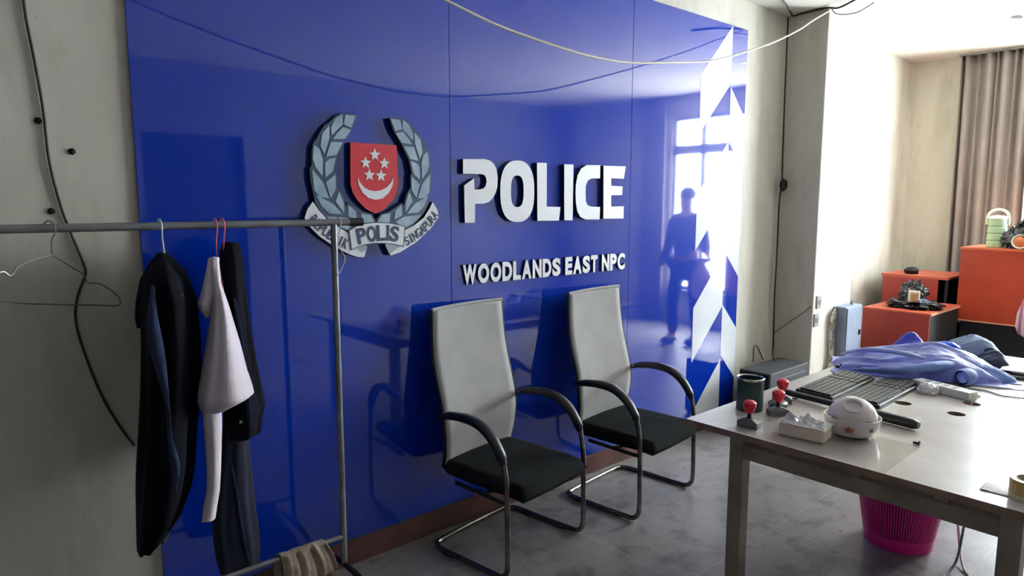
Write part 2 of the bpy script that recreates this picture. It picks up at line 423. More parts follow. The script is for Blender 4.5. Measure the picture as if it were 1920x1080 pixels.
wl = thing('wall_sign', 'smaller white raised letters reading WOODLANDS EAST NPC under the word POLICE', 'sign', (2.65, PY, 1.28))
TX0, TX1 = wallpx(ZP, 100, 985, PY-.013)[0], wallpx(ZP, 1237, 870, PY-.013)[0]
TZ0 = wallpx(ZP, 120, 985, PY-.013)[1]; TZ1 = wallpx(ZP, 105, 845, PY-.013)[1]
txt = 'WOODLANDS EAST NPC'
wd = {'W': 1.28, 'O': 1.08, 'D': 1.0, 'L': .82, 'A': 1.05, 'N': 1.0, 'S': .95, ' ': .42, 'E': .86, 'T': .86, 'P': .92, 'C': 1.02}
tot = sum(wd[c] for c in txt); x = TX0
for c in txt:
    w_ = wd[c]*(TX1-TX0)/tot
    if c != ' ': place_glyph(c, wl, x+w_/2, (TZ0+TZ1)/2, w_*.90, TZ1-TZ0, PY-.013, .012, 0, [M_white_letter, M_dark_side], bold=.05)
    x += w_

# ---------------------------------------------------------------- emblem
ZE = (540, 180, 3.375)
em = thing('police_emblem', 'round crest with laurel wreath, red shield with crescent and stars, and white ribbon', 'emblem', (1.44, PY, 1.7))
EY = PY-.030
def ew(x, y, yp=EY): return wallpx(ZE, x, y, yp)
CXE = (ew(395, 400)[0]+ew(692, 400)[0])/2
def mir(poly): return [(2*CXE-x_, z_) for x_, z_ in poly]
def conv(poly, yp=EY): return [ew(x_, y_, yp) for x_, y_ in poly]
outl = [(437,118),(345,106),(300,128),(262,168),(232,185),(205,225),(180,275),(160,298),(150,350),(150,440),(138,455),(142,530),(160,612),(172,678),(215,745),(255,790),(330,845),(420,870),(560,850),(566,795),(525,747),(470,735),(436,715),(378,676),(366,700),(345,625),(322,590),(310,575),(306,488),(296,475),(312,378),(328,350),(358,285),(400,220),(412,200)]
leaves = [[(344,113),(348,180),(275,250),(270,198),(300,140)],[(430,124),(400,203),(350,180),(362,118)],[(400,214),(360,272),(282,275),(305,238),(348,194)],
 [(262,182),(262,268),(230,372),(204,318),(215,235)],[(348,292),(305,375),(240,384),(270,288)],[(163,305),(200,335),(220,402),(219,512),(172,452),(156,395)],
 [(302,388),(284,478),(234,520),(234,422),(258,398)],[(150,460),(222,545),(262,650),(200,640),(165,600)],[(300,492),(303,588),(270,650),(238,546)],
 [(172,622),(285,682),(348,750),(262,745),(212,702)],[(322,600),(354,682),(356,745),(299,665)],[(238,760),(366,768),(430,800),(380,850),(300,818)],
 [(380,687),(428,728),(440,790),(380,762)],[(460,742),(522,752),(552,802),(470,805)]]
for flip in (0, 1):
    P_ = conv(outl); P_ = mir(P_) if flip else P_
    m = MB(); m.prism(P_, EY, PY, 0, 1); wr = m.build('wreath_half', [M_slate, M_dark_side], em)
    for lf in leaves:
        q = conv(lf); c_ = (sum(a for a, b in q)/len(q), sum(b for a, b in q)/len(q))
        q = [(c_[0]+(a-c_[0])*.97, c_[1]+(b-c_[1])*.97) for a, b in q]
        if flip: q = mir(q)
        m = MB(); m.prism(q, EY-.0015, EY, 0); m.build('laurel_leaf', M_leaf, wr)
half = conv([(395,293),(396,560),(410,612),(440,660),(490,712),(520,730)]) 
tipz = ew(546, 744)[1]
sh = half+[(CXE, tipz)]+mir(half)[::-1]
m = MB(); m.prism(sh, EY, PY, 0, 1); shield = m.build('shield', [M_red, M_dark_side], em)
def star(cx, cz, r):
    return [(cx+(r if k % 2 == 0 else r*.42)*math.sin(PI*k/5), cz+(r if k % 2 == 0 else r*.42)*math.cos(PI*k/5)) for k in range(10)]
for (sx, sy) in ((549,372),(491,422),(610,427),(515,500),(588,505)):
    c_ = ew(sx, sy); m = MB(); m.prism(star(c_[0], c_[1], .0285), EY-.0015, EY); m.build('star', M_ribbon, shield)
cres = [(438,510),(447,565),(472,612),(510,645),(555,657),(598,648),(636,615),(660,568),(669,513),(650,552),(622,580),(588,597),(550,602),(512,596),(480,577),(456,548)]
m = MB(); m.prism(conv(cres), EY-.0015, EY); m.build('crescent', M_ribbon, shield)
RY = EY-.006
lt = [(156,668),(122,715),(104,772),(135,825),(195,885),(290,952),(390,1003),(440,1018),(482,1020),(500,955),(480,935),(395,960),(388,870),(330,838),(250,785),(195,725)]
rt = [(914,670),(945,722),(952,765),(905,835),(810,925),(710,988),(648,1010),(612,940),(640,925),(725,940),(735,850),(795,820),(858,770),(898,705)]
for poly in (lt, rt):
    m = MB(); m.prism(conv(poly), EY-.002, PY, 0, 1); m.build('ribbon_tail', [M_ribbon, M_dark_side], em)
for poly in ([(400,962),(432,955),(460,985),(495,978),(500,955),(482,935)], [(612,940),(640,925),(722,945),(690,962),(640,1002)]):
    m = MB(); m.prism(conv(poly), EY-.0032, EY-.002); m.build('ribbon_fold', mat('ribbon_shade', (176, 184, 196), .5), em)
ctr = [(386,852),(440,822),(500,807),(560,802),(620,805),(680,815),(732,828),(724,948),(660,934),(600,929),(540,929),(470,940),(400,968)]
c0 = conv(ctr); cc = (sum(a for a, b in c0)/len(c0), sum(b for a, b in c0)/len(c0))
m = MB(); m.prism([(cc[0]+(a-cc[0])*1.035, cc[1]+(b-cc[1])*1.09) for a, b in c0], RY+.001, PY); m.build('ribbon_border', M_slate, em)
m = MB(); m.prism(c0, RY, RY+.001); m.build('ribbon_band', M_ribbon, em)
for ch, px_, py_, a in zip('POLIS', (462, 525, 585, 628, 670), (884, 872, 866, 866, 872), (9, 5, 1, -3, -8)):
    c_ = ew(px_, py_); place_glyph(ch, em, c_[0], c_[1], .012 if ch == 'I' else .045, .070, RY-.002, .002, math.radians(a), [M_navytext], bold=.025)
def along(txt_, pts, w_, h_):
    P_ = [Vector((*ew(*p), 0)) for p in pts]; L = catmull(P_, 12)
    ds = [0]
    for a, b in zip(L, L[1:]): ds.append(ds[-1]+(b-a).length)
    for i, ch in enumerate(txt_):
        s_ = ds[-1]*(i+.5)/len(txt_)
        k = max(j for j in range(len(ds)-1) if ds[j] <= s_)
        t = (s_-ds[k])/(ds[k+1]-ds[k]); p = L[k].lerp(L[k+1], t); d = L[k+1]-L[k]
        place_glyph(ch, em, p.x, p.y, w_*(.3 if ch == 'I' else 1), h_, EY-.004, .002, math.atan2(d.y, d.x), [M_navytext], bold=.012)
along('REPUBLIK', [(150,765),(205,830),(280,888),(378,940)], .0235, .042)
along('SINGAPURA', [(738,925),(800,885),(870,825),(935,738)], .0235, .042)

# ================================================================ CHAIRS
def make_chair(label, loc, rz):
    t = thing('office_chair', label, 'chair', loc, rz, 'office chairs against the backdrop')
    t.rotation_euler = (0, 0, 0); t.location = (0, 0, 0)      # parts are written about the chair's own origin
    X = .285; r = .0125
    pts = []
    left = [(-X+.02, .20, .655), (-X, .12, .672), (-X, 0, .682), (-X, -.09, .668), (-X, -.16, .63), (-X, -.215, .565), (-X, -.24, .48), (-X, -.247, .38), (-X, -.25, .2), (-X, -.25, .09), (-X, -.243, .045), (-X, -.215, .018), (-X, -.17, .0135), (-X, .0, .0135), (-X, .16, .0135), (-X+.02, .215, .0135), (-X+.08, .24, .0135)]
    right = [(-x_, y_, z_) for x_, y_, z_ in left][::-1]
    m = MB(); m.tube(left+right, r, n=12, smooth=4); m.build('sled_frame', M_chrome, t, smooth=True)
    for s in (-1, 1):
        m = MB(); q = [(s*(X-.004), .15, .672), (s*X, .06, .688), (s*X, -.03, .69), (s*X, -.1, .674), (s*X, -.165, .632), (s*X, -.212, .57), (s*X, -.226, .535)]
        m.tube(q, [.017, .024, .027, .027, .027, .026, .019], n=12, smooth=4, flat=.8); m.build('arm_pad', M_pad, t, smooth=True)
        m = MB(); m.tube([(s*(X-.02), .2, .655), (s*.235, .178, .65)], .012); m.build('arm_bracket', M_black, t, smooth=True)
    prof = [(.255, 1.150), (.250, 1.05), (.240, .95), (.222, .86), (.197, .77), (.177, .69), (.167, .62), (.168, .54), (.180, .46), (.195, .40)]
    PR = catmull([Vector((0, y_, z_)) for y_, z_ in prof], 4)
    hw = lambda z: .252 - .012*max(0, min(1, (z-.9)/.25)) + (.0 if z > .6 else -.02*(.6-z)/.2)
    m = MB()
    def fn(u, v):
        p = PR[min(len(PR)-1, int(round(v*(len(PR)-1))))]
        return (hw(p.z)*(2*u-1), p.y + .014*(1-(2*u-1)**2), p.z)
    m.grid(fn, 12, len(PR)-1); bk = m.build('backrest', M_mesh, t, smooth=True, thick=.008)
    m = MB(); m.tube([(-.246, .256, 1.150), (-.1, .268, 1.153), (.1, .268, 1.153), (.246, .256, 1.150)], .0095, smooth=4); m.build('top_hem', M_mesh, bk, smooth=True)
    for s in (-1, 1):
        m = MB(); m.tube([(s*(hw(p.z)+.004), p.y+.004, p.z) for p in PR], .009, n=8); m.build('back_frame', M_black, t, smooth=True)
    # seat cushion
    m = MB()
    def seat(u, v, top):
        x_ = (u-.5)*2; y_ = (v-.5)*2; e = max(abs(x_), abs(y_))
        rx = .25; ry = .27; k = 1-.04*(abs(x_)*abs(y_))**2
        rnd = (1-max(0, (e-.86)/.14)**2)**.5 if e > .86 else 1
        zc = .395; hh = .036*rnd
        sag = .008*(1-x_*x_)*(1-y_*y_)
        return (x_*rx*k, -.045+y_*ry*k, zc + (hh+sag if top else -hh) - (.012*max(0, -y_-.6)/.4))
    m.grid(lambda u, v: seat(u, v, True), 20, 20); m.grid(lambda u, v: seat(u, v, False), 20, 20)
    o = m.build('seat', M_seat, t, smooth=60)
    m = MB(); m.tube([(-X, -.1, .365), (-.2, -.1, .352), (.2, -.1, .352), (X, -.1, .365)], .011); m.tube([(-X, -.246, .36), (-.27, -.2, .352), (-.25, .1, .352)], .01); m.tube([(X, -.246, .36), (.27, -.2, .352), (.25, .1, .352)], .01)
    m.build('seat_support', M_black, t, smooth=True)
    for s in (-1, 1):
        for y_ in (-.18, .12):
            m = MB(); m.box((s*X-.012, y_-.03, 0), (s*X+.012, y_+.03, .004)); m.build('foot_glide', M_paper if y_ < 0 else M_black, t)
    t.location = loc; t.rotation_euler = (0, 0, rz)
    return t
chA = make_chair('grey mesh-back office chair with black seat, the one nearer the clothes rack', (2.068, 2.395, 0), math.radians(8))
chB = make_chair('grey mesh-back office chair with black seat, beside the desk corner and chevron stripes', (2.958, 2.365, 0), math.radians(6))

# ================================================================ CLOTHES RACK
RYY = 2.445
rack = thing('clothes_rack', 'grey metal tube clothes rack standing in front of the left wall', 'rack', (.45, RYY, 0))
zb = 1.574
m = MB(); m.tube([(-.45, RYY, zb), (1.33, RYY, zb)], .0135, n=14); m.build('top_rail', M_steel, rack, smooth=True)
m = MB(); m.tube([(1.29, RYY, zb), (1.345, RYY, zb)], .0165, n=14); m.build('end_cap', M_black, rack, smooth=True)
for x_ in (-.36, 1.222):
    m = MB(); m.tube([(x_, RYY, zb), (x_, RYY, .17)], .0125, n=14); m.build('post', M_steel, rack, smooth=True)
    m = MB(); m.tube([(x_, RYY-.24, .085), (x_, RYY-.2, .15), (x_, RYY, .17), (x_, RYY+.15, .15), (x_, RYY+.2, .085)], .0125, n=12, smooth=4); ft = m.build('base_foot', M_black, rack, smooth=True)
    for y_ in (RYY-.24, RYY+.2):
        m = MB(); m.tube([(x_-.012, y_, .045), (x_+.012, y_, .045)], .045, n=18); m.tube([(x_, y_, .045), (x_, y_, .095)], .008); m.build('caster', M_black, ft, smooth=True)
m = MB(); m.tube([(-.36, RYY, .291), (1.222, RYY, .291)], .0105, n=12); m.build('lower_rail', M_steel, rack, smooth=True)

def px2(x_, y_, yp=RYY): p = ony(x_, y_, yp); return p.x, p.z
def garment(name, pxrows, depth, mtl, parent=None, yc=RYY, folds=7, amp=.10, seed=0, n=56, rings=46, cap=True, e=2.2):
    """cloth hanging from the rail: outline per height in photo pixels on the rack's plane, depth per height"""
    rows = []
    for i, (y_, l, r_) in enumerate(pxrows):
        a = px2(l, y_, yc); b = px2(r_, y_, yc)
        dd = depth[i] if isinstance(depth, (list, tuple)) else depth
        rows.append(((a[1]+b[1])/2, a[0], b[0], dd))
    z1, z0 = rows[0][0], rows[-1][0]
    m = MB(); vs = []; fs = []
    for i in range(rings+1):
        z = z1+(z0-z1)*i/rings
        l, r_, dd = interp(rows, z); cx = (l+r_)/2; rx = max(.004, (r_-l)/2)
        for k in range(n):
            t = 2*PI*k/n
            nz = noise.noise(Vector((math.cos(t)*1.6+seed, math.sin(t)*1.6, z*2.2+seed)))
            mod = 1 - amp*(.5+.5*math.sin(folds*t+2.2*nz+seed)) * min(1, i/rings*3+.15) + .05*nz
            ct, st = math.cos(t), math.sin(t)
            px_ = math.copysign(abs(ct)**(2/e), ct); py_ = math.copysign(abs(st)**(2/e), st)
            # the hanger has swung a little: the garment's broad side runs back at a slant
            vs.append((cx+rx*px_*(1-(1-mod)*(1-.75*abs(px_)**3))+dd*py_*mod*.27, yc+dd*py_*mod, z+.006*nz))
    for i in range(rings):
        for k in range(n): fs.append((i*n+k, i*n+(k+1) % n, (i+1)*n+(k+1) % n, (i+1)*n+k))
    if cap: fs.append(tuple(range(n)))
    fs.append(tuple(rings*n+k for k in range(n))[::-1])
    m.add(vs, fs)
    return m.build(name, mtl, parent, smooth=70)

# --- the navy jacket on a white hook
j = thing('navy_jacket', 'long black-navy jacket hanging leftmost on the rack, slate lining showing', 'jacket', (px2(303, 430)[0], RYY, zb-.15))
garment('body', [(478,298,316),(490,288,330),(515,268,352),(560,262,370),(640,264,378),(730,262,378),(800,258,372),(860,254,370),(905,253,364),(960,254,345),(1000,255,318),(1026,256,296)], [.03,.12,.19,.20,.20,.20,.20,.19,.17,.14,.10,.07], M_navy, j, folds=7, amp=.2, seed=1)
garment('hood', [(474,294,314),(492,278,318),(520,262,312),(560,254,304),(590,252,292),(612,256,280)], [.02,.05,.07,.07,.05,.03], M_navy, j, folds=3, amp=.12, seed=3)
def strip(name, pts, w, mtl, parent, yp):
    """thin folded strip of cloth lying on the front of a garment"""
    m = MB(); vs = []; fs = []
    P_ = catmull([Vector((*px2(a, b, yp), c)) for a, b, c in pts], 6)
    for i, p in enumerate(P_):
        ww = w*math.sin(PI*min(.97, max(.03, i/(len(P_)-1))))**.5
        ww *= p.z
        for q, dy in ((-1, .012), (-.4, -.006), (.4, -.006), (1, .012)): vs.append((p.x+q*ww, yp+dy, p.y))
    for i in range(len(P_)-1):
        for k in range(3): fs.append((i*4+k, i*4+k+1, (i+1)*4+k+1, (i+1)*4+k))
    m.add(vs, fs); return m.build(name, mtl, parent, smooth=70, thick=.003)
strip('lining', [(288,535,.5),(287,590,1),(293,640,1.1),(303,690,.8),(316,760,.3),(322,830,.4),(331,880,1.0),(330,925,.6)], .02, M_navy2, j, 2.235)
garment('lower_lining', [(920,296,332),(950,292,330),(990,296,322),(1012,300,316)], [.04,.05,.045,.03], M_navy2, j, folds=4, amp=.15, seed=6)
# --- pale hanger hook of the jacket
def hook(name, label, px_, zt, mtl, drop=.13, group=None, arm=.19, top=True, lean=0):
    x_ = px2(px_, 430)[0]
    t = thing(name, label, 'hanger', (x_, RYY, zt), group='hangers on the rack rail')
    m = MB(); R_ = .0165+.006
    pts = [(x_, RYY+R_*math.cos(a), zb+R_*math.sin(a)) for a in [PI*1.02, PI*.8, PI*.6, PI*.4, PI*.2, 0, -.25]]
    pts = [(x_, RYY-R_*math.cos(a)*1, zb+R_*math.sin(a)) for a in [PI*1.05, PI*.8, PI*.6, PI*.4, PI*.2, 0.0]]
    pts += [(x_, RYY-R_, zb-.02), (x_+lean*.3, RYY-.008, zb-.05), (x_+lean, RYY, zb-drop)]
    m.tube(pts, .0026, n=7, smooth=4); m.build('hook', mtl, t, smooth=True)
    m = MB(); z0 = zb-drop
    m.tube([(x_+lean, RYY, z0), (x_+lean, RYY-arm*.85, z0-.045), (x_+lean, RYY-arm, z0-.07), (x_+lean, RYY-arm*.9, z0-.085), (x_+lean, RYY+arm*.9, z0-.085), (x_+lean, RYY+arm, z0-.07), (x_+lean, RYY+arm*.85, z0-.045)], .0026, n=7, closed=True, smooth=3); m.build('shoulder_wire', mtl, t, smooth=True)
    return t
M_pinkw = mat('pink_hanger_plastic', (226, 120, 140), .35)
M_whitew = mat('white_wire', (222, 226, 230), .3)
hook('wire_hanger', 'white hanger whose hook holds the navy jacket', 300, zb, M_whitew, drop=.135, arm=.15, lean=.012)
# --- white shirt and its pink hanger
hook('wire_hanger', 'pink hanger holding the white shirt, left of the two pink ones', 403, zb, M_pinkw, drop=.135, arm=.05)
s_ = thing('white_shirt', 'small white long-sleeved shirt hanging on a pink hanger, sleeve dangling', 'shirt', (px2(405, 480)[0], RYY-.1, zb-.2))
garment('body', [(482,397,410),(500,394,412),(530,397,415),(545,399,420),(580,396,432),(640,385,450),(700,374,465),(730,368,474),(745,368,477),(757,372,452),(772,379,424)], [.015,.04,.05,.07,.09,.11,.12,.12,.11,.08,.03], M_shirt, s_, yc=2.33, folds=5, amp=.12, seed=11, e=2.0)
garment('collar', [(484,390,412),(505,386,410),(545,377,406),(568,370,400),(580,374,398),(594,384,396)], [.02,.03,.045,.05,.04,.015], M_shirt, s_, yc=2.34, folds=3, amp=.1, seed=12)
garment('sleeve', [(765,378,416),(800,381,417),(850,385,416),(880,387,415),(920,386,413),(950,380,408),(972,377,405)], [.025,.035,.035,.035,.035,.035,.032], M_shirt, s_, yc=2.33, folds=3, amp=.14, seed=14)
# --- dark trousers/shirt on the second pink hanger
hook('wire_hanger', 'pink hanger holding the dark uniform, right of the two pink ones', 417, zb, M_pinkw, drop=.10, arm=.05)
u = thing('dark_uniform', 'dark navy shirt with slate trousers hanging behind the white shirt', 'clothing', (px2(430, 480)[0], RYY, zb-.12))
garment('shirt_body', [(456,418,446),(470,412,452),(510,410,458),(560,412,464),(620,414,472),(680,416,482),(740,418,494),(752,420,497),(775,422,492),(808,420,490),(815,424,478)], [.06,.12,.16,.16,.16,.17,.17,.17,.15,.12,.08], M_navy, u, yc=2.50, folds=7, amp=.16, seed=21)
garment('trousers', [(760,420,462),(800,416,466),(860,408,470),(900,402,474),(960,396,480),(1000,398,486),(1040,404,490),(1066,412,488)], [.06,.07,.07,.07,.08,.08,.07,.05], mat('deep_navy_trouser', (24, 29, 52), .9, noise_amt=.3, nscale=8), u, yc=2.50, folds=5, amp=.22, seed=23)
strip('sleeve_edge', [(441,560,.5),(452,620,.6),(462,700,.6),(468,760,.7),(470,800,.8)], .012, M_navy2, u, 2.32)
strip('trouser_crease', [(434,870,.5),(445,930,.6),(456,1000,.8),(466,1050,1)], .012, M_navy2, u, 2.41)
m = MB(); bx_ = px2(451, 791, 2.33); m.lathe([(0, 0), (.006, 0), (.006, .003), (0, .003)], (bx_[0], 2.33, bx_[1]), 14, tilt=(PI/2, 0, 0)); m.build('button', M_metalrim, u)
# --- beige cloth over the lower rail
bc = thing('beige_cloth', 'beige towel draped over the lower rail of the clothes rack', 'cloth', (px2(570, 1040)[0], RYY, .29))
xa, xb = px2(522, 1045)[0], px2(606, 1015)[0]
m = MB()
def fn(u, v):
    a = (v-.36)*2; x_ = xa+(xb-xa)*u+.012*math.sin(v*9)
    k = .006*math.sin(u*22+v*3)+.004*math.sin(u*41)
    if abs(a) < .16: th = a/.16*PI/2; return (x_, RYY+.0155*math.sin(th)-(.0), .291+.0155*math.cos(th)+abs(k)*.5)
    d = (abs(a)-.16)*.26; sg = 1 if a > 0 else -1
    sg2 = -sg   # long side falls towards the room
    return (x_+(.06*d/.2*u), RYY+sg*(.0155+.12*d*(1 if sg > 0 else 1))+k, .291-d*.8)
m.grid(fn, 40, 40); m.build('towel', M_beige, bc, smooth=70, thick=.004)
# --- bent empty hanger at the left, small one at the right
hx = thing('wire_hanger', 'bent empty wire hanger on the left end of the rack rail', 'hanger', (px2(98, 425)[0], RYY, zb), group='hangers on the rack rail')
def W(x_, y_, yp): p = ony(x_, y_, yp); return (p.x, p.y, p.z)
M_wire = mat('dull_wire', (150, 140, 130), .35, metal=.6)
m = MB(); m.tube([W(82,420,RYY+.018), W(90,414,RYY), W(100,420,RYY-.02), W(104,434,RYY-.02), W(97,452,RYY-.01), W(98,478,RYY)], .0023, n=7, smooth=4); m.build('hook', M_wire, hx, smooth=True)
m = MB(); m.tube([W(98,478,RYY), W(66,486,RYY-.08), W(34,500,RYY-.13), W(26,511,RYY-.14), W(18,517,RYY-.15), W(6,509,RYY-.16), W(-14,516,RYY-.18)], .0023, n=7, smooth=3)
m.tube([W(98,478,RYY), W(130,498,RYY+.06), W(158,516,RYY+.10), W(164,530,RYY+.11), W(188,532,RYY+.13), W(218,552,RYY+.15), W(225,563,RYY+.16), W(222,573,RYY+.16), W(180,572,RYY+.14), W(110,571,RYY+.05), W(30,568,RYY-.05), W(-14,560,RYY-.12)], .0023, n=7, smooth=3)
m.build('shoulder_wire', M_wire, hx, smooth=True)
hs = thing('wire_hanger', 'thin white wire loop hanging from the right end of the rack rail', 'hanger', (px2(636, 420)[0], RYY, zb), group='hangers on the rack rail')
m = MB(); m.tube([W(632,410,RYY+.015), W(636,407,RYY), W(640,412,RYY-.017), W(636,440,RYY-.018), W(633,460,RYY-.018), W(640,470,RYY-.018), W(647,485,RYY-.018), W(640,505,RYY-.018), W(632,518,RYY-.018)], .0018, n=6, smooth=4); m.build('loop', M_whitew, hs, smooth=True)

# ================================================================ CABLES AND SMALL THINGS ON THE WALLS
def cable(name, label, pts, r, mtl, cat='cable', smooth=6):
    m = MB(); m.tube(pts, r, n=8, smooth=smooth); o = m.build(name, mtl, smooth=True); tag(o, label, cat); return o
cable('power_cable', 'thin dark cable hanging down the left cream wall', [W(x_, y_, D-.006) for x_, y_ in [(40,-40),(48,30),(62,100),(80,200),(92,300),(112,380),(130,430),(155,490),(160,515),(146,555),(142,600),(158,660),(190,740),(225,800),(252,835)]], .0042, M_cable)
px_ = W(262, 850, D-.006)
cable('hanging_cable', 'white cable sagging across the room from the column top', [(5.192, 2.384, 3.05)]+[tuple(ony(x_, y_, yy)) for x_, y_, yy in [(1525,38,2.32),(1500,55,2.25),(1460,75,2.17),(1420,90,2.12),(1340,113,2.07),(1260,117,2.05),(1180,117,2.04),(1120,108,2.03),(1060,92,2.02),(960,58,2.02),(900,32,2.02),(835,0,2.02)]]+[(1.04, 2.03, 2.44), (.6, 2.03, 2.56), (.1, 2.0, 2.72), (-.5, 1.95, 2.95), (-.75, 1.93, 3.07)], .0052, M_cablew)
cable('power_cable', 'dark cable running down the corner beside the column', [W(1478,32,2.66), W(1474,120,2.67), W(1470,220,2.67), W(1467,320,2.66), W(1466,345,2.66), W(1461,380,2.67), W(1457,470,2.67), W(1452,560,2.67), W(1450,650,2.67), (4.92, 2.55, .50), (4.86, 2.5, .455)], .0065, M_cable)
cc_ = W(1466, 347, 2.655)
m = MB()
for k, (dy, r_) in enumerate(((0, .03), (.012, .034), (-.012, .028))):
    m.tube([(cc_[0]+r_*math.cos(a)+.004*k, cc_[1]-.012+dy*.5, cc_[2]+r_*1.25*math.sin(a)) for a in [2*PI*i/14 for i in range(14)]], .009, n=8, closed=True)
o = m.build('cable_coil', M_black, smooth=True); tag(o, 'black coil of cable on the corner cable beside the column', 'cable')
cable('ceiling_cable', 'dark cable running along the ceiling above the right end of the backdrop', [(3.7, 2.2, CEIL-.006), (4.3, 2.4, CEIL-.008), (4.8, 2.52, CEIL-.02), (5.1, 2.62, CEIL-.03), (5.17, 2.6, CEIL-.012), (5.16, 2.4, CEIL-.01), (5.15, 2.3, CEIL-.03), (5.1, 2.15, CEIL-.008), (5.0, 1.95, CEIL-.006)], .007, M_cable)
cable('ceiling_cable', 'thin looped cable at the top corner of the column', [(5.19, 2.37, 3.06), (5.24, 2.36, 3.035), (5.3, 2.32, 3.03), (5.36, 2.25, 3.045), (5.3, 2.12, 3.072)], .004, M_cable)
cable('signal_cable', 'thin brown wire slanting over the side of the column', [(5.192, 2.69, .60), (5.192, 2.6, .68), (5.192, 2.5, .76), (5.192, 2.40, .85)], .003, mat('brown_wire', (120, 96, 80), .6))
cable('tower_cable', 'black cable looping above the computer case', [(4.86, 2.6, .445), (4.83, 2.62, .52), (4.80, 2.63, .56), (4.75, 2.62, .54), (4.72, 2.6, .445)], .006, M_cable)
for (a, b, lab) in ((71, 226, 'small dark screw hole plug high on the left cream wall'), (135, 284, 'small dark screw hole plug on the left cream wall nearer the backdrop'), (96, 396, 'small screw plug in the left wall just above the rack rail')):
    p = W(a, b, D-.004); m = MB(); m.lathe([(0, 0), (.009, 0), (.011, .003), (.006, .006), (0, .007)], (p[0], D, p[2]), 14, tilt=(PI/2, 0, 0), wob=.1)
    o = m.build('wall_plug', M_blackd, smooth=True); tag(o, lab, 'plug', 'screw plugs in the left wall')
for (a, b, lab) in ((1533, 567, 'upper grey wall socket on the bright column face'), (1528, 601, 'lower grey wall socket on the bright column face')):
    p = W(a, b, CY-.006); t = thing('wall_socket', lab, 'socket', (p[0]+.02, CY, p[2]), group='sockets on the column')
    m = MB(); m.box((p[0]-.015, CY-.01, p[2]-.05), (p[0]+.06, CY, p[2]+.05)); m.build('plate', mat('grey_socket', (150, 146, 138), .5), t, bevel=.003)
    m = MB(); m.box((p[0], CY-.013, p[2]-.02), (p[0]+.044, CY-.01, p[2]+.02)); m.build('insert', M_greybase, t, bevel=.001)
# grey electrical box low on the column
eb = thing('electrical_box', 'blue-grey metal electrical box on the column behind the desk', 'electrical box', (5.7, CY, .5))
m = MB(); m.box((5.565, CY-.10, .35), (5.87, CY, .815)); m.build('case', M_greypanel, eb, bevel=.006)
m = MB(); m.box((5.575, CY-.112, .36), (5.86, CY-.10, .805)); dd_ = m.build('door', M_greypanel, eb, bevel=.004)
m = MB(); m.box((5.80, CY-.122, .57), (5.82, CY-.112, .61)); m.build('latch', M_black, dd_)
m = MB(); m.tube([(5.79, CY-.05, .815), (5.79, CY-.05, .845)], .012); m.build('conduit', M_greypanel, eb, smooth=True)
m = MB()
for k in range(9):
    x0 = 5.47+.010*k; zz = .80-.04*random.random(); m.tube([(5.56, CY-.02, zz), (x0, CY-.03-.01*random.random(), zz-.03), (x0-.02*random.random(), CY-.02, .6), (x0+.03*random.random(), CY-.03, .45), (x0-.03, CY-.02, .3)], .004, n=6, smooth=4)
o = m.build('wire_bundle', mat('mixed_wires', (110, 96, 88), .6, rgb2=(230, 222, 210), nscale=18), eb, smooth=True)
# computer case on the floor
uc = thing('computer_case', 'dark grey computer case standing on the floor against the column', 'computer', (4.78, 2.46, 0))
m = MB(); m.box((4.50, 2.345, .012), (5.08, 2.585, .435)); m.build('case', M_box_grey, uc, bevel=.006)
m = MB(); m.box((4.488, 2.35, .02), (4.50, 2.58, .43)); fp = m.build('front_panel', M_blackd, uc, bevel=.004)
for k in range(5):
    m = MB(); m.box((4.56, 2.341, .17+.05*k), (5.04, 2.345, .18+.05*k)); m.build('side_rib', mat('rib_grey', (108, 112, 122), .5), uc)
m = MB()
for x_ in (4.54, 5.04):
    for y_ in (2.37, 2.56): m.box((x_-.02, y_-.015, 0), (x_+.02, y_+.015, .012))
m.build('feet', M_black, uc)

# downlight
m = MB(); dl = thing('ceiling_light', 'small round recessed light in the bright ceiling at the right', 'light', (6.55, 1.56, CEIL))
m.lathe([(.035, -.002), (.05, -.006), (.052, 0)], (6.55, 1.56, CEIL), 24); m.build('trim_ring', M_metalrim, dl, smooth=True)
m = MB(); m.lathe([(0, -.001), (.036, -.001), (.036, -.003), (0, -.003)], (6.55, 1.56, CEIL), 24); m.build('lens', M_black, dl)

# ================================================================ CURTAIN
m = MB(); cy0, cy1 = 1.62, 2.275
def fn(u, v):
    y_ = cy0+(cy1-cy0)*u; z = 3.06-2.98*v
    ph = u*2*PI*9
    fl = (1-.25*v)
    return (7.80+.038*fl*math.sin(ph+.5*math.sin(u*13))+.012*math.sin(u*61+v*2), y_+.02*fl*math.sin(ph*.5+1)-.012*v, z)
m.grid(fn, 260, 24); ct = thing('curtain', 'taupe pleated curtain hanging from the ceiling at the far window', 'curtain', (7.8, 1.95, 3.06))
m.build('curtain_cloth', M_curtain, ct, smooth=80, thick=.004)
m = MB(); m.box((7.77, 1.6, 3.055), (7.83, 2.28, 3.077)); m.build('curtain_track', M_frame, ct)
m = MB()
def fn2(u, v):
    y_ = -.75+.42*u; ph = u*2*PI*6
    return (7.80+.036*math.sin(ph)+.01*math.sin(u*41), y_, 3.06-2.98*v)
m.grid(fn2, 150, 12); o = m.build('curtain', M_curtain, smooth=80, thick=.004); tag(o, 'taupe curtain bunched at the far side of the window, outside the picture at right', 'curtain')

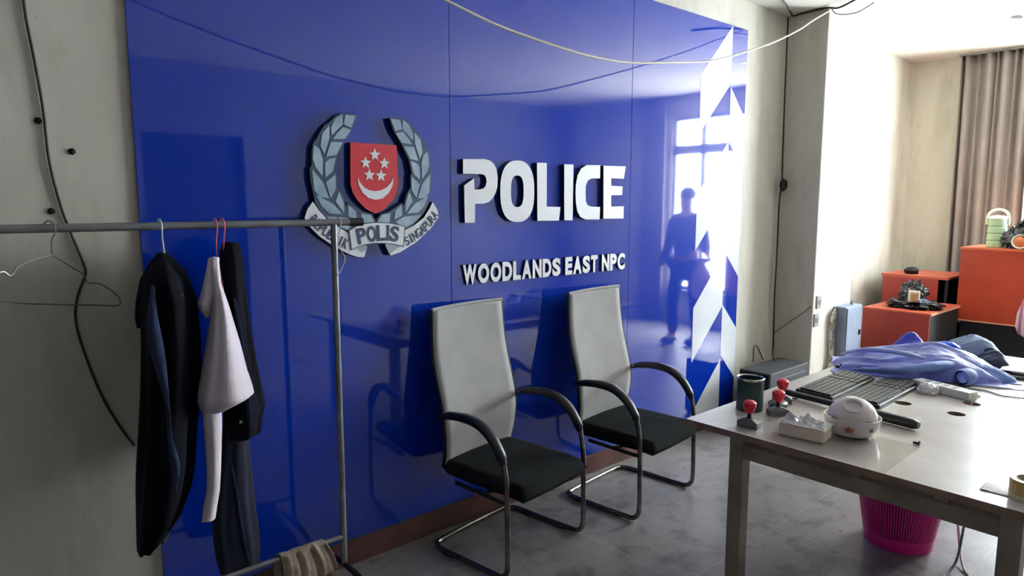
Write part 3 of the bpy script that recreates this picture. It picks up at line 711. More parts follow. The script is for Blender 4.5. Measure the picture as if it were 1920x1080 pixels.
# ================================================================ ORANGE CABINETS
ca = thing('low_cabinet', 'low cabinet with red-orange front and black side, black plastic bag on top', 'cabinet', (6.6, 2.15, 0))
m = MB(); m.box((6.22, 1.89, 0), (6.95, 2.40, .72)); m.build('carcass', M_cabside, ca, bevel=.004)
m = MB(); m.box((6.20, 1.885, .04), (6.22, 2.41, .735)); m.build('front_board', M_red_lam, ca, bevel=.003)
m = MB(); m.box((6.205, 1.88, .72), (6.97, 2.41, .745)); m.build('top_board', [mat('top_red', (176, 78, 56), .4)], ca, bevel=.003)
m = MB(); m.box((6.22, 1.878, .722), (6.965, 1.882, .742)); m.build('edge_band', M_topwood, ca)
cb = thing('side_cabinet', 'red cabinet with open black side standing in the far corner behind the low cabinet', 'cabinet', (7.3, 2.3, 0))
m = MB()
m.box((7.02, 2.01, 0), (7.62, 2.03, .12)); m.box((7.02, 2.54, 0), (7.62, 2.56, .95)); m.box((7.60, 2.01, 0), (7.62, 2.56, .95)); m.box((7.02, 2.01, .10), (7.62, 2.56, .12)); m.box((7.02, 2.03, .5), (7.6, 2.54, .52))
m.box((7.02, 2.01, .12), (7.06, 2.03, .95)); m.box((7.58, 2.01, .12), (7.62, 2.03, .95))
m.build('carcass', M_cabside, cb)
m = MB(); m.box((7.0, 2.08, .02), (7.02, 2.56, .955)); m.build('front_board', M_red_lam, cb, bevel=.012)
m = MB(); m.box((7.0, 2.0, .95), (7.64, 2.57, .975)); m.build('top_board', mat('top_red', (176, 78, 56), .4), cb, bevel=.003)
cd = thing('tall_cabinet', 'large orange cabinet on a black base in front of the curtain, lunch carrier on top', 'cabinet', (7.3, 1.5, 0))
m = MB(); m.box((7.04, 1.12, 0), (7.60, 1.895, .61)); m.build('base_unit', M_blackd, cd, bevel=.004)
m = MB(); m.box((7.02, 1.12, .63), (7.60, 1.915, 1.235)); m.build('carcass', M_cabside, cd, bevel=.003)
m = MB(); m.box((7.0, 1.12, .61), (7.02, 1.92, 1.245)); m.build('front_board', M_orange, cd, bevel=.003)
m = MB(); m.box((6.995, 1.11, 1.235), (7.62, 1.93, 1.258)); m.build('top_board', mat('top_orange', (184, 86, 54), .4), cd, bevel=.003)
m = MB(); m.box((6.993, 1.12, .600), (7.02, 1.92, .612)); m.build('edge_band', M_topwood, cd)
# items on the cabinets
tf = thing('lunch_carrier', 'mint green stacked lunch carrier with cream handle on the tall orange cabinet', 'lunch box', (7.17, 1.70, 1.258))
tx, ty, tz = 7.17, 1.705, 1.258
for k in range(4):
    z = tz+.062*k
    m = MB(); m.lathe([(0, z), (.066, z), (.072, z+.006), (.072, z+.052), (.068, z+.056), (.068, z+.062), (0, z+.062)], (tx, ty, 0), 28); m.build('tier', M_mint, tf, smooth=True)
m = MB(); z = tz+.248; m.lathe([(.074, z), (.074, z+.012), (.05, z+.03), (0, z+.034)], (tx, ty, 0), 28); m.build('lid', M_cream, tf, smooth=True)
m = MB(); m.tube([(tx, ty-.078, tz+.2), (tx, ty-.078, tz+.27), (tx, ty-.055, tz+.315), (tx, ty, tz+.335), (tx, ty+.055, tz+.315), (tx, ty+.078, tz+.27), (tx, ty+.078, tz+.2)], .008, smooth=4, flat=1.4); m.build('handle', M_cream, tf, smooth=True)
def lump(name, c, rad, mtl, parent=None, amp=.3, sc=9, seed=0, n=28, flatb=True, sharp=60):
    m = MB(); vs = []; fs = []; c = Vector(c)
    for i in range(n+1):
        th = PI*i/n
        for k in range(2*n):
            ph = PI*k/n; d = Vector((math.sin(th)*math.cos(ph), math.sin(th)*math.sin(ph), math.cos(th)))
            q = 1+amp*(abs(noise.noise(d*sc*.35+Vector((seed, 0, 0))))*1.6-.3)+amp*.35*noise.noise(d*sc+Vector((0, seed, 0)))
            v = Vector((d.x*rad[0], d.y*rad[1], d.z*rad[2]))*q
            if flatb and v.z < -rad[2]*.62: v.z = -rad[2]*.62
            vs.append(c+v)
    for i in range(n):
        for k in range(2*n): fs.append((i*2*n+k, i*2*n+(k+1) % (2*n), (i+1)*2*n+(k+1) % (2*n), (i+1)*2*n+k))
    m.add(vs, fs); return m.build(name, mtl, parent, smooth=sharp)
bg1 = thing('plastic_bag', 'smoky black plastic bag of food on the tall orange cabinet beside the lunch carrier', 'bag', (7.14, 1.50, 1.258))
lump('bag_body', (7.15, 1.51, 1.258+.07), (.10, .14, .115), M_bagplastic, bg1, .35, 9, 2)
lump('bag_knot', (7.15, 1.47, 1.258+.18), (.06, .09, .07), M_bagplastic, bg1, .5, 11, 5)
m = MB(); m.lathe([(0, -.01), (.045, -.008), (.058, 0), (.062, .02), (.055, .02), (.05, .008), (0, .008)], (7.045, 1.50, 1.258+.062), 24, tilt=(0, -PI/2+.2, 0)); cup = m.build('food_cup', M_cream, bg1, smooth=True)
m = MB(); m.lathe([(0, .026), (.03, .022), (.048, .012), (.048, .006)], (7.045, 1.50, 1.258+.062), 24, tilt=(0, -PI/2+.2, 0)); m.build('food', M_terra, cup, smooth=True)
bg2 = thing('plastic_bag', 'black plastic bag holding a food tray on the low red cabinet', 'bag', (6.5, 2.1, .745))
lump('bag_body', (6.50, 2.10, .745+.025), (.17, .20, .048), M_bagplastic, bg2, .4, 10, 8)
lump('bag_top', (6.52, 2.12, .745+.11), (.09, .10, .105), M_bagplastic, bg2, .4, 10, 13)
m = MB(); m.box((6.40, 2.035, .79), (6.425, 2.125, .90)); o = m.build('food_tray', M_cream, bg2, bevel=.006)
m = MB(); m.box((6.394, 2.045, .81), (6.40, 2.10, .88)); m.build('food', mat('tan_food', (190, 140, 96), .6), o, bevel=.002)
lump('bag_flap', (6.44, 2.02, .80), (.06, .05, .03), mat('blue_grey_film', (120, 128, 150), .2, bump=.5), bg2, .4, 10, 17)
o = lump('cap', (7.16, 2.36, .975+.025), (.07, .06, .04), M_blackd, None, .15, 5, 3); tag(o, 'small black cap lying on the red corner cabinet', 'cap')

# ================================================================ DESK
DXA, DXB, DYA, DYB, DT = 2.372, 4.80, .24, 1.600, .75
desk = thing('work_desk', 'wide worn white-topped desk with taupe steel legs and drilled cable holes', 'desk', (3.55, .92, 0))
m = MB(); m.box((DXA, DYA, DT-.026), (DXB, DYB, DT)); top = m.build('desktop', [M_desk, M_edge], desk)
for p in top.data.polygons: p.material_index = 1 if abs(p.normal.z) < .5 else 0
holes = [onz(1693, 756, DT), onz(1793, 776, DT), onz(1822, 757, DT)]
m = MB()
for h_ in holes: m.tube([(h_.x, h_.y, DT-.06), (h_.x, h_.y, DT+.03)], .034, n=28)
cut = m.build('cut', M_brown)
bo = top.modifiers.new('holes', 'BOOLEAN'); bo.object = cut; bo.solver = 'EXACT'
bpy.context.view_layer.update()
me = bpy.data.meshes.new_from_object(top.evaluated_get(bpy.context.evaluated_depsgraph_get()))
top.modifiers.clear(); top.data = me
bpy.data.objects.remove(cut)
me.materials.clear(); me.materials.append(M_desk); me.materials.append(M_edge)
for p in me.polygons: p.material_index = 1 if abs(p.normal.z) < .5 else 0
for (x_, y_) in ((2.40, 1.35), (2.40, .44), (4.70, 1.35), (4.70, .44)):
    m = MB(); m.box((x_, y_, 0), (x_+.06, y_+.06, DT-.026)); m.build('leg', M_deskleg, desk, bevel=.003)
m = MB(); m.box((2.405, .50, .638), (2.45, 1.35, .695)); m.build('side_rail', M_deskleg, desk, bevel=.002)
m = MB(); m.box((4.71, .50, .645), (4.755, 1.35, .706)); m.build('side_rail', M_deskleg, desk, bevel=.002)
for y_ in (1.355, .445):
    m = MB(); m.box((2.46, y_, .645), (4.70, y_+.045, .706)); m.build('long_rail', M_deskleg, desk, bevel=.002)
for y_ in (.66, .93, 1.2):
    m = MB(); m.box((2.41, y_-.02, .695), (2.445, y_+.02, DT-.026)); m.build('spacer', M_deskleg, desk)
# items on the desk
def on(px_, py_, dz=0): p = onz(px_, py_, DT+dz); return p
# green tin
p = onz(1406, 772, DT); px0, py0 = p.x+.03, p.y+.02
tn = thing('pen_tin', 'dark green round tin with bright rim at the desk corner', 'tin', (px0, py0, DT))
m = MB(); m.lathe([(0, DT+.002), (.054, DT), (.056, DT+.004), (.056, DT+.138)], (px0, py0, 0), 36); m.lathe([(.053, DT+.138), (.053, DT+.02), (0, DT+.02)], (px0, py0, 0), 36); m.build('body', M_green, tn, smooth=True)
m = MB(); m.lathe([(.052, DT+.136), (.058, DT+.136), (.059, DT+.143), (.056, DT+.146), (.052, DT+.142)], (px0, py0, 0), 36); m.build('rim', M_metalrim, tn, smooth=True)
def stamp(px_, py_, label, k=1, rz=.3):
    p = onz(px_, py_, DT); t = thing('rubber_stamp', label, 'stamp', (p.x, p.y, DT), rz, 'rubber stamps on the desk')
    t.location = (0, 0, 0); t.rotation_euler = (0, 0, 0)
    m = MB(); vs = []
    for (a, b, z) in ((.022, .042, .0), (.022, .042, .024), (.012, .016, .036)):
        vs += [(-a, -b, z), (a, -b, z), (a, b, z), (-a, b, z)]
    m.add(vs, [(0,3,2,1),(0,1,5,4),(1,2,6,5),(2,3,7,6),(3,0,4,7),(4,5,9,8),(5,6,10,9),(6,7,11,10),(7,4,8,11),(8,9,10,11)])
    m.build('base', M_greybase, t, bevel=.002)
    m = MB(); m.lathe([(.009, .034), (.008, .055), (.012, .062)], (0, 0, 0), 16); m.build('neck', M_black, t, smooth=True)
    m = MB(); m.lathe([(0, .056), (.013, .058), (.020, .070), (.026, .088), (.026, .100), (.018, .108), (0, .110)], (0, 0, 0), 24); m.build('knob', M_redknob, t, smooth=True)
    t.location = (p.x, p.y, DT); t.rotation_euler = (0, 0, rz)
    for ch in t.children: pass
    return t
stamp(1404, 800, 'red-knobbed rubber stamp nearest the desk edge, in front of the green tin', rz=.1)
stamp(1458, 778, 'red-knobbed rubber stamp just behind the tissue pack', rz=.9)
stamp(1466, 755, 'red-knobbed rubber stamp farthest back beside the black bar', rz=.5)
# tissue pack
p = onz(1497, 822, DT); tp = thing('tissue_pack', 'cream tissue pack with torn crumpled wrapper in front of the bowls', 'tissue', (p.x+.05, p.y, DT))
tcx, tcy = p.x+.04, p.y-.005
m = MB(); m.box((tcx-.05, tcy-.085, DT), (tcx+.05, tcy+.085, DT+.055), rz=.12); m.build('pack', M_tissue, tp, bevel=.008)
m = MB()
def fn(u, v):
    x_ = (u-.5)*.11; y_ = (v-.5)*.18; e_ = max(abs(u-.5), abs(v-.5))*2
    z = DT+.054+.016*(1-e_**4)*(noise.noise(Vector((u*6, v*8, 2)))+.6+.5*noise.noise(Vector((u*16, v*14, 4))))+.022*math.exp(-((u-.5)**2/.02))*(1-e_**4)*(.6+.6*math.sin(v*17))
    c_, s2 = math.cos(.12), math.sin(.12)
    return (tcx+x_*c_-y_*s2, tcy+x_*s2+y_*c_, z)
m.grid(fn, 36, 44); m.build('wrapper', M_plasticwrap, tp, smooth=30)
# china bowls
p = onz(1597, 818, DT); bx0, by0 = p.x+.02, p.y+.01
b1 = thing('china_bowl', 'white floral china bowl standing upright on the desk', 'bowl', (bx0, by0, DT), group='floral bowls on the desk')
prof = [(0, .004), (.05, .0), (.058, .004), (.082, .014), (.097, .042), (.102, .078), (.098, .078), (.091, .042), (.07, .018), (0, .012)]
m = MB(); m.lathe([(r_, DT+z) for r_, z in prof], (bx0, by0, 0), 48); m.build('bowl_body', M_china, b1, smooth=60)
def blotches(parent, centre, prof_r, items, R_):
    for (az, lat, w_, h_) in items:
        m = MB(); n_ = 18; vs = []; c0 = centre
        for k in range(n_):
            a = 2*PI*k/n_; rr = 1+.28*math.sin(5*a)
            aa = az+w_*math.cos(a)*rr; t = lat+h_*math.sin(a)*rr
            r_, z_ = prof_r(t)
            vs.append(Vector(c0)+R_ @ Vector((r_*math.cos(aa), r_*math.sin(aa), z_)))
        m.add(vs+[sum(vs, Vector())/n_+(sum(vs, Vector())/n_-Vector(c0)).normalized()*.0015], [(k, (k+1) % n_, n_) for k in range(n_)])
        m.build('flower_print', M_floral, parent, smooth=60)
I3 = Matrix.Identity(3)
cam_az = math.atan2(-by0, -bx0)
blotches(b1, (bx0, by0, DT), lambda t: ((.082+.015*(t-.014)/.028 if t < .042 else .097+.005*(t-.042)/.036)+.0015, t), [(cam_az-.1, .044, .17, .012), (cam_az+.75, .046, .10, .009), (cam_az-.8, .046, .1, .01)], I3)
b2 = thing('china_bowl', 'white floral china bowl turned upside down, tilted in the other bowl', 'bowl', (bx0, by0, DT+.05), group='floral bowls on the desk')
tl = Euler((.0, 0, 0)).to_matrix()
# overturned and leaning towards the camera: its foot ring shows
axis = Vector((-bx0, -by0, 0)).normalized(); perp = Vector((0, 0, 1)).cross(axis)
Rt = Matrix.Rotation(math.radians(32), 3, perp)
prof2 = [(.090, 0), (.087, .028), (.072, .054), (.05, .068), (.036, .072), (.036, .08), (.030, .08), (.029, .071), (0, .069)]
prof2 = [(.090, 0.0)]+prof2
m = MB(); n = 48; vs = []; fs = []; cB = Vector((bx0, by0, DT+.062))
PRF = prof2
for (r_, z_) in PRF:
    for k in range(n): vs.append(cB+Rt @ Vector((r_*math.cos(2*PI*k/n), r_*math.sin(2*PI*k/n), z_)))
for i in range(len(PRF)-1):
    for k in range(n): fs.append((i*n+k, i*n+(k+1) % n, (i+1)*n+(k+1) % n, (i+1)*n+k))
m.add(vs, fs); m.build('bowl_body', M_china, b2, smooth=60)
def pr2(t):
    pts_ = [(.090, 0), (.087, .028), (.072, .054), (.05, .068)]
    for a, b in zip(pts_, pts_[1:]):
        if a[1] <= t <= b[1]: q = (t-a[1])/(b[1]-a[1]); return (a[0]+(b[0]-a[0])*q+.0012, t+.001)
    return (.05, .069)
blotches(b2, cB, pr2, [(cam_az+.75, .040, .24, .012), (cam_az-.8, .040, .26, .013), (cam_az+2.2, .042, .22, .011), (cam_az, .02, .12, .008)], Rt)
# long black bar
a = onz(1470, 742, DT); b = onz(1722, 808, DT)
m = MB(); d = (b-a).normalized()
bar = thing('black_baton', 'long black padded bar lying behind the bowls and tissue pack', 'bar', (a.x, a.y, DT))
m.tube([a+Vector((0, 0, .021)), a+d*.28+Vector((0, 0, .021))], .017, n=14, flat=.8); m.build('shaft', M_black, bar, smooth=True)
m = MB(); m.tube([a+d*.28+Vector((0, 0, .021)), a+d*.32+Vector((0, 0, .023)), b-d*.02+Vector((0, 0, .023)), b+Vector((0, 0, .022))], [.019, .023, .023, .015], n=16, flat=.9); m.build('grip', M_pad, bar, smooth=True)
# black adapter and mouse beside the tin
p = onz(1456, 772, DT)
ad = thing('computer_mouse', 'black computer mouse beside the green tin', 'mouse', (p.x+.05, p.y+.03, DT))
lump('shell', (p.x+.055, p.y+.02, DT+.014), (.055, .034, .022), M_black, ad, .03, 3, 1)
m = MB(); m.tube([(p.x+.055, p.y+.05, DT+.012), (p.x+.10, p.y+.09, DT+.005), (p.x+.2, p.y+.08, DT+.004), (p.x+.25, p.y+.03, DT+.004)], .0025, smooth=5, n=6); m.build('cord', M_black, ad, smooth=True)
# keyboards
def keyboard(cx, cy, ang, label, z0=DT, tilt=0, L=.53, Wd=.172):
    t = thing('keyboard', label, 'keyboard', (cx, cy, z0), ang)
    t.location = (0, 0, 0); t.rotation_euler = (0, 0, 0)
    m = MB(); m.box((-L/2, -Wd/2, .0), (L/2, Wd/2, .018)); m.build('body', M_black, t, bevel=.004)
    m = MB(); rows = 6
    for r_ in range(rows):
        y_ = -Wd/2+.014+r_*(Wd-.028)/rows
        x_ = -L/2+.012
        while x_ < L/2-.02:
            w_ = .0195 if not (r_ == 0 and -.1 < x_ < 0) else .11
            sec = [(-L/2+.012+.30, .012), (-L/2+.012+.36, .010)]
            m.box((x_, y_, .018), (min(x_+w_, L/2-.01), y_+.0205, .027)); x_ += w_+.0022
            for s0, g in sec:
                if abs(x_-s0) < .01: x_ += g
    m.build('keys', M_key, t)
    m = MB(); m.box((-L/2+.33, Wd/2-.012, .0181), (-L/2+.40, Wd/2-.006, .0185)); m.build('indicator_strip', M_greybase, t)
    t.location = (cx, cy, z0+(.004 if tilt else 0)); t.rotation_euler = (tilt, 0, ang); t['group'] = 'black keyboards on the desk'
    return t
c1a, c1b = onz(1530, 735, DT), onz(1625, 690, DT)
print('kb', c1a, c1b)
k1 = (c1b-c1a); keyboard(3.345, 1.40, math.radians(2), 'black keyboard nearer the green tin, lying on the desk under the blue cloth edge', tilt=.05)
keyboard(3.38, 1.205, math.radians(1), 'black keyboard beside the cable hole, lower of the pair by the bowls')
keyboard(3.99, 1.47, math.radians(-4), 'black keyboard mostly hidden under the blue cloth, only its left end showing')
# blue cloth pile
pile = thing('blue_cloth', 'crumpled periwinkle blue satin cloth heaped on the back of the desk', 'cloth', (4.05, 1.33, DT))
def heap(cx, cy, ang, L, Wd, H, seed, fold=1.0, ridge=7, ny=60, nx=110, zb_=DT, cut=.0):
    ca_, sa_ = math.cos(ang), math.sin(ang); m = MB()
    def fn(u, v):
        a = (u-.5)*2; b = (v-.5)*2
        rr = (abs(a)**2.6+abs(b)**2.4)
        env = max(0, 1-rr)**.55
        wrp = noise.noise(Vector((a*1.1+seed, b*.9, 0)))
        n2 = noise.noise(Vector((a*1.6+seed, b*1.6, 5)))
        q = (b*1.1+a*.35+wrp*.55)*ridge*.62
        fl = (.5+.5*math.sin(q))**1.6*.5+.22*(.5+.5*math.sin(q*2.3+a*3))**2
        prof_ = .50+.50*math.exp(-((u-.62)/.25)**2)+.16*n2
        wk = .014*abs(noise.noise(Vector((a*2.2+seed, b*7+a*2, 3))))*env +   .004*noise.noise(Vector((a*9, b*13, seed)))*env
        z = env*H*(prof_*.8+.34*fl*fold)+wk+.004
        ex = 1+.10*noise.noise(Vector((a*2+seed, b*2, 9)))
        x_ = a*L/2*ex; y_ = b*Wd/2*ex
        return (cx+x_*ca_-y_*sa_, cy+x_*sa_+y_*ca_, zb_+z)
    m.grid(fn, nx, ny); return m
ang = math.atan2(.96-1.62, 4.03-3.72)
m = heap(3.98, 1.26, ang, .80, .42, .155, 4, 1.0, 8); m.build('main_drape', M_bluecloth, pile, smooth=80)
m = heap(4.03, 1.02, ang+.15, .42, .16, .075, 9, .8, 7); m.build('front_fold', M_pale, pile, smooth=80)
m = MB(); a = onz(1802, 712, DT+.035); b = onz(1832, 706, DT+.035); d = (b-a)
m.lathe([(.036, 0), (.042, .02), (.041, .06), (.037, .075), (.03, .07), (.028, .01)], (a.x, a.y, DT+.045), 24, tilt=(PI/2, 0, math.atan2(d.y, d.x)+PI/2)); m.build('rolled_cuff', M_pale, pile, smooth=60)
m = MB(); m.tube([onz(1600, 692, DT+.03), onz(1640, 694, DT+.045), onz(1690, 694, DT+.06), onz(1745, 688, DT+.08), onz(1795, 684, DT+.075), onz(1812, 690, DT+.05)], [.008, .02, .028, .034, .036, .036, .03], n=18, smooth=8, flat=.7)
m.build('sleeve_fold', M_pale, pile, smooth=80)
m = MB(); m.tube([onz(1575, 664, DT+.07), onz(1620, 655, DT+.10), onz(1680, 660, DT+.13), onz(1735, 672, DT+.12)], [.006, .016, .02, .018, .01], n=14, smooth=8, flat=.6)
m.build('upper_fold', mat('light_blue_fold', (156, 168, 220), .4, bump=.3, bscale=40), pile, smooth=80)
m = heap(4.16, 1.38, ang+.2, .30, .20, .185, 31, .5, 4, 40, 50); m.build('dark_blue_peak', mat('deep_blue_cloth', (56, 66, 178), .4, bump=.3, bscale=30), pile, smooth=80)
gb = thing('grey_cloth', 'grey-blue folded cloth at the right end of the blue heap', 'cloth', (4.35, 1.14, DT))
m = heap(4.42, 1.15, ang+.4, .46, .30, .17, 14, .4, 4, 40, 60); m.build('cloth_fold', M_greyblue, gb, smooth=80)
nv = thing('navy_cloth', 'small dark navy crumpled cloth at the far right end of the blue heap', 'cloth', (4.4, .99, DT))
m = heap(4.36, 1.03, ang+.3, .22, .2, .12, 19, .8, 6, 40, 40); m.build('cloth_fold', mat('navy_bundle', (26, 34, 70), .6, noise_amt=.3), nv, smooth=80)
p = ony(1748, 655, 1.12)
o = lump('crumpled_wrapper', (4.10, 1.155, DT+.135), (.045, .06, .03), M_vivid, None, .12, 3, 4); tag(o, 'vivid blue crumpled plastic piece on top of the blue cloth heap', 'plastic')
o = lump('tissue_ball', tuple(onz(1738, 738, DT)+Vector((.01, 0, .018))), (.045, .045, .03), M_plasticwrap, None, .2, 7, 7); tag(o, 'small crumpled cream tissue ball beside the power strip', 'tissue')
p = onz(1718, 740, DT)
# power strip
a = onz(1716, 718, DT+.02); b = onz(1822, 745, DT+.02); d = b-a
ps = thing('power_strip', 'white power strip lying in front of the blue cloth', 'power strip', ((a.x+b.x)/2, (a.y+b.y)/2, DT))
L = d.length; an = math.atan2(d.y, d.x); cx, cy = (a.x+b.x)/2+.02, (a.y+b.y)/2
m = MB(); m.box((cx-L/2, cy-.034, DT), (cx+L/2, cy+.034, DT+.04), rz=an, piv=(cx, cy, 0)); m.build('case', mat('strip_white', (226, 228, 222), .4), ps, bevel=.005)
for k in range(4):
    m = MB(); q = -L/2+.06+k*(L-.1)/4
    m.box((cx+q-.014, cy-.014, DT+.04), (cx+q+.014, cy+.014, DT+.0412), rz=an, piv=(cx, cy, 0)); m.build('socket', M_greybase, ps)
m = MB(); e0 = Vector((cx, cy, 0))+Vector((math.cos(an), math.sin(an), 0))*L/2
m.tube([(e0.x, e0.y, DT+.02), (e0.x-.01, e0.y-.03, DT+.03), (holes[2].x, holes[2].y, DT+.005), (holes[2].x, holes[2].y, DT-.1)], .004, smooth=5); m.build('cord', M_cablew, ps, smooth=True)
cable('desk_cable', 'thin grey cable lying across the right of the desk', [onz(x_, y_, DT+.004) for x_, y_ in [(1815,728),(1850,733),(1880,742),(1925,748),(1960,758)]], .0035, M_cableg)
cable('desk_cable', 'thin dark cable behind the grey one at the right of the desk', [onz(x_, y_, DT+.004) for x_, y_ in [(1826,722),(1865,728),(1900,731),(1950,734)]], .003, M_cableg)
# boards and paper at the right edge
bd = thing('stacked_boards', 'dark brown boards with a white sheet on top at the right side of the desk', 'board', (4.3, .8, DT))
p1 = onz(1862, 706, DT)
m = MB(); m.box((p1.x+.0, p1.y-.42, DT), (p1.x+.34, p1.y, DT+.016), rz=.12, piv=(p1.x, p1.y, 0)); m.box((p1.x+.04, p1.y-.46, DT+.016), (p1.x+.36, p1.y-.07, DT+.03), rz=.05, piv=(p1.x, p1.y, 0)); m.build('boards', M_brown, bd, bevel=.002)
m = MB(); m.box((p1.x+.05, p1.y-.40, DT+.03), (p1.x+.34, p1.y-.02, DT+.034), rz=.1, piv=(p1.x, p1.y, 0)); m.build('sheet', M_paper, bd)
o = lump('sponge', (p1.x+.20, p1.y-.22, DT+.055), (.07, .08, .035), mat('brown_pad', (130, 100, 70), .9), None, .2, 5, 2); tag(o, 'brown crumpled lump on the white sheet at the right picture edge', 'rag')
# tape roll
p = onz(1922, 938, DT); tx, ty = p.x+.02, p.y-.005
tr = thing('tape_roll', 'yellow roll of adhesive tape on the near right desk corner', 'tape', (tx, ty, DT))
m = MB(); m.lathe([(.034, 0), (.052, 0), (.052, .018), (.034, .018), (.034, 0)], (tx, ty, DT), 40); m.build('lower_roll', mat('clear_tape', (200, 190, 150), .2), tr, smooth=30)
m = MB(); m.lathe([(.036, 0), (.052, 0), (.052, .045), (.036, .045), (.036, 0)], (tx, ty, DT+.018), 40); m.build('upper_roll', M_tape, tr, smooth=30)
m = MB(); m.lathe([(.033, 0), (.036, 0), (.036, .046), (.033, .046), (.033, 0)], (tx, ty, DT+.018), 40); m.build('core', M_card, tr, smooth=30)
p = onz(1868, 922, DT); m = MB()
m.grid(lambda u, v: (p.x-.02+.08*u, p.y-.05+.09*v, DT+.002+.004*abs(noise.noise(Vector((u*3, v*3, 1))))), 12, 12); o = m.build('paper_scrap', M_paper, smooth=60, thick=.001); tag(o, 'small white paper scrap beside the tape roll', 'paper')
p = onz(1719, 831, DT+.004); m = MB(); m.tube([(p.x, p.y+.012, DT+.005), (p.x, p.y-.006, DT+.005)], .0045, n=8); m.tube([(p.x, p.y-.006, DT+.007), (p.x, p.y-.011, DT+.007)], .0075, n=8); o = m.build('screw', M_black, smooth=True); tag(o, 'small black screw lying on the desk near the bar end', 'screw')
p = onz(1845, 784, DT); m = MB(); m.lathe([(0, 0), (.03, 0), (.034, .002), (.03, .003), (0, .001)], (p.x, p.y, DT+.0005), 28, wob=.06); o = m.build('clear_lid', M_film, smooth=30); tag(o, 'flat clear plastic disc on the desk right of the cable holes', 'plastic')
# protective sheet on the near-left desktop corner
q = [onz(x_, y_, DT) for x_, y_ in [(1392,812),(1660,886),(1722,838),(1650,815)]]
m = MB(); m.add([(2.38, 1.42, DT+.0008), (2.38, .82, DT+.0008), (2.75, .83, DT+.0008), (2.72, 1.36, DT+.0008)], [(0, 1, 2, 3)]); o = m.build('film_sheet', M_film, thick=.0006); tag(o, 'clear glossy film sheet stuck on the desk under the stamps and tissue', 'film')

# ================================================================ PINK BASKET
bkx, bky = 3.52, 1.135
bk = thing('waste_basket', 'magenta plastic slotted waste basket with black bag under the desk', 'basket', (bkx, bky, 0))
m = MB()
R0, R1, BH = .150, .195, .335
m.lathe([(0, .006), (R0-.004, .006), (R0, .0), (R0+.008, .06), (R0+.006, .062), (R0-.004, .012)], (bkx, bky, 0), 60)
m.lathe([(R1-.004, BH-.05), (R1, BH-.05), (R1+.012, BH), (R1+.004, BH), (R1-.004, BH-.05)], (bkx, bky, 0), 60)
NS = 96
for k in range(NS):
    a = 2*PI*k/NS; wd_ = .68*PI/NS
    vs = []
    for (rr, z) in ((R0+.007, .055), (R1, BH-.045)):
        for (s2, dr_) in ((-1, 0), (1, 0), (1, -.004), (-1, -.004)):
            vs.append((bkx+(rr+dr_)*math.cos(a+s2*wd_), bky+(rr+dr_)*math.sin(a+s2*wd_), z))
    m.add(vs, [(0, 1, 5, 4), (1, 2, 6, 5), (2, 3, 7, 6), (3, 0, 4, 7)])
m.build('basket_wall', M_pinkbin, bk, smooth=30)
m = MB(); m.lathe([(0, .02), (R0-.012, .02), (R0-.004, .07), (R1-.012, BH-.03), (R1-.004, BH+.004), (R1+.018, BH+.006), (R1+.020, BH-.035), (R1+.016, BH-.036), (R1+.013, BH)], (bkx, bky, 0), 60, wob=.012); m.build('bag_liner', M_bag, bk, smooth=60)
cable('floor_cable', 'grey cable dropping from the desk and curling on the floor beside the pink basket', [(3.60, .80, .70), (3.585, .83, .45), (3.52, .86, .2), (3.42, .86, .03), (3.22, .88, .006), (3.05, .91, .006)], .0055, M_cableg)
cable('floor_cable', 'second grey cable with white plug end curling right of the pink basket', [(3.72, .90, .5), (3.66, .93, .25), (3.60, .90, .08), (3.44, .83, .008), (3.32, .74, .006), (3.15, .70, .006), (2.95, .66, .006)], .0055, M_cablew)

# ================================================================ PERSON NEAR THE WINDOW (seen in the backdrop's reflection)
def skin_obj(name, verts, edges, radii, mtl, parent=None, sub=2):
    me = bpy.data.meshes.new(name); me.from_pydata(verts, edges, []); o = bpy.data.objects.new(name, me); C.objects.link(o)
    bpy.context.view_layer.objects.active = o
    s = o.modifiers.new('skin', 'SKIN'); s.use_smooth_shade = True
    if not me.skin_vertices: me.attributes.new('x', 'FLOAT', 'POINT')
    for i, r_ in enumerate(radii):
        sv = me.skin_vertices[0].data[i]; sv.radius = r_ if isinstance(r_, tuple) else (r_, r_); sv.use_root = (i == 0)
    ss = o.modifiers.new('sub', 'SUBSURF'); ss.levels = sub; ss.render_levels = sub
    bpy.context.view_layer.update()
    m2 = bpy.data.meshes.new_from_object(o.evaluated_get(bpy.context.evaluated_depsgraph_get()))
    bpy.data.objects.remove(o); me = m2; me.name = name; me.materials.clear(); me.materials.append(mtl)
    for p in me.polygons: p.use_smooth = True
    o = bpy.data.objects.new(name, me); C.objects.link(o)
    if parent is not None: o.parent = parent; o.matrix_parent_inverse = parent_matrix(parent).inverted()
    return o
PX, PYp = 6.74, .78
per = thing('person', 'person in dark jacket and trousers holding a striped bag, mirrored in the blue backdrop', 'person', (PX, PYp, 0))
def P(x_, y_, z): return (PX+x_, PYp+y_, z)
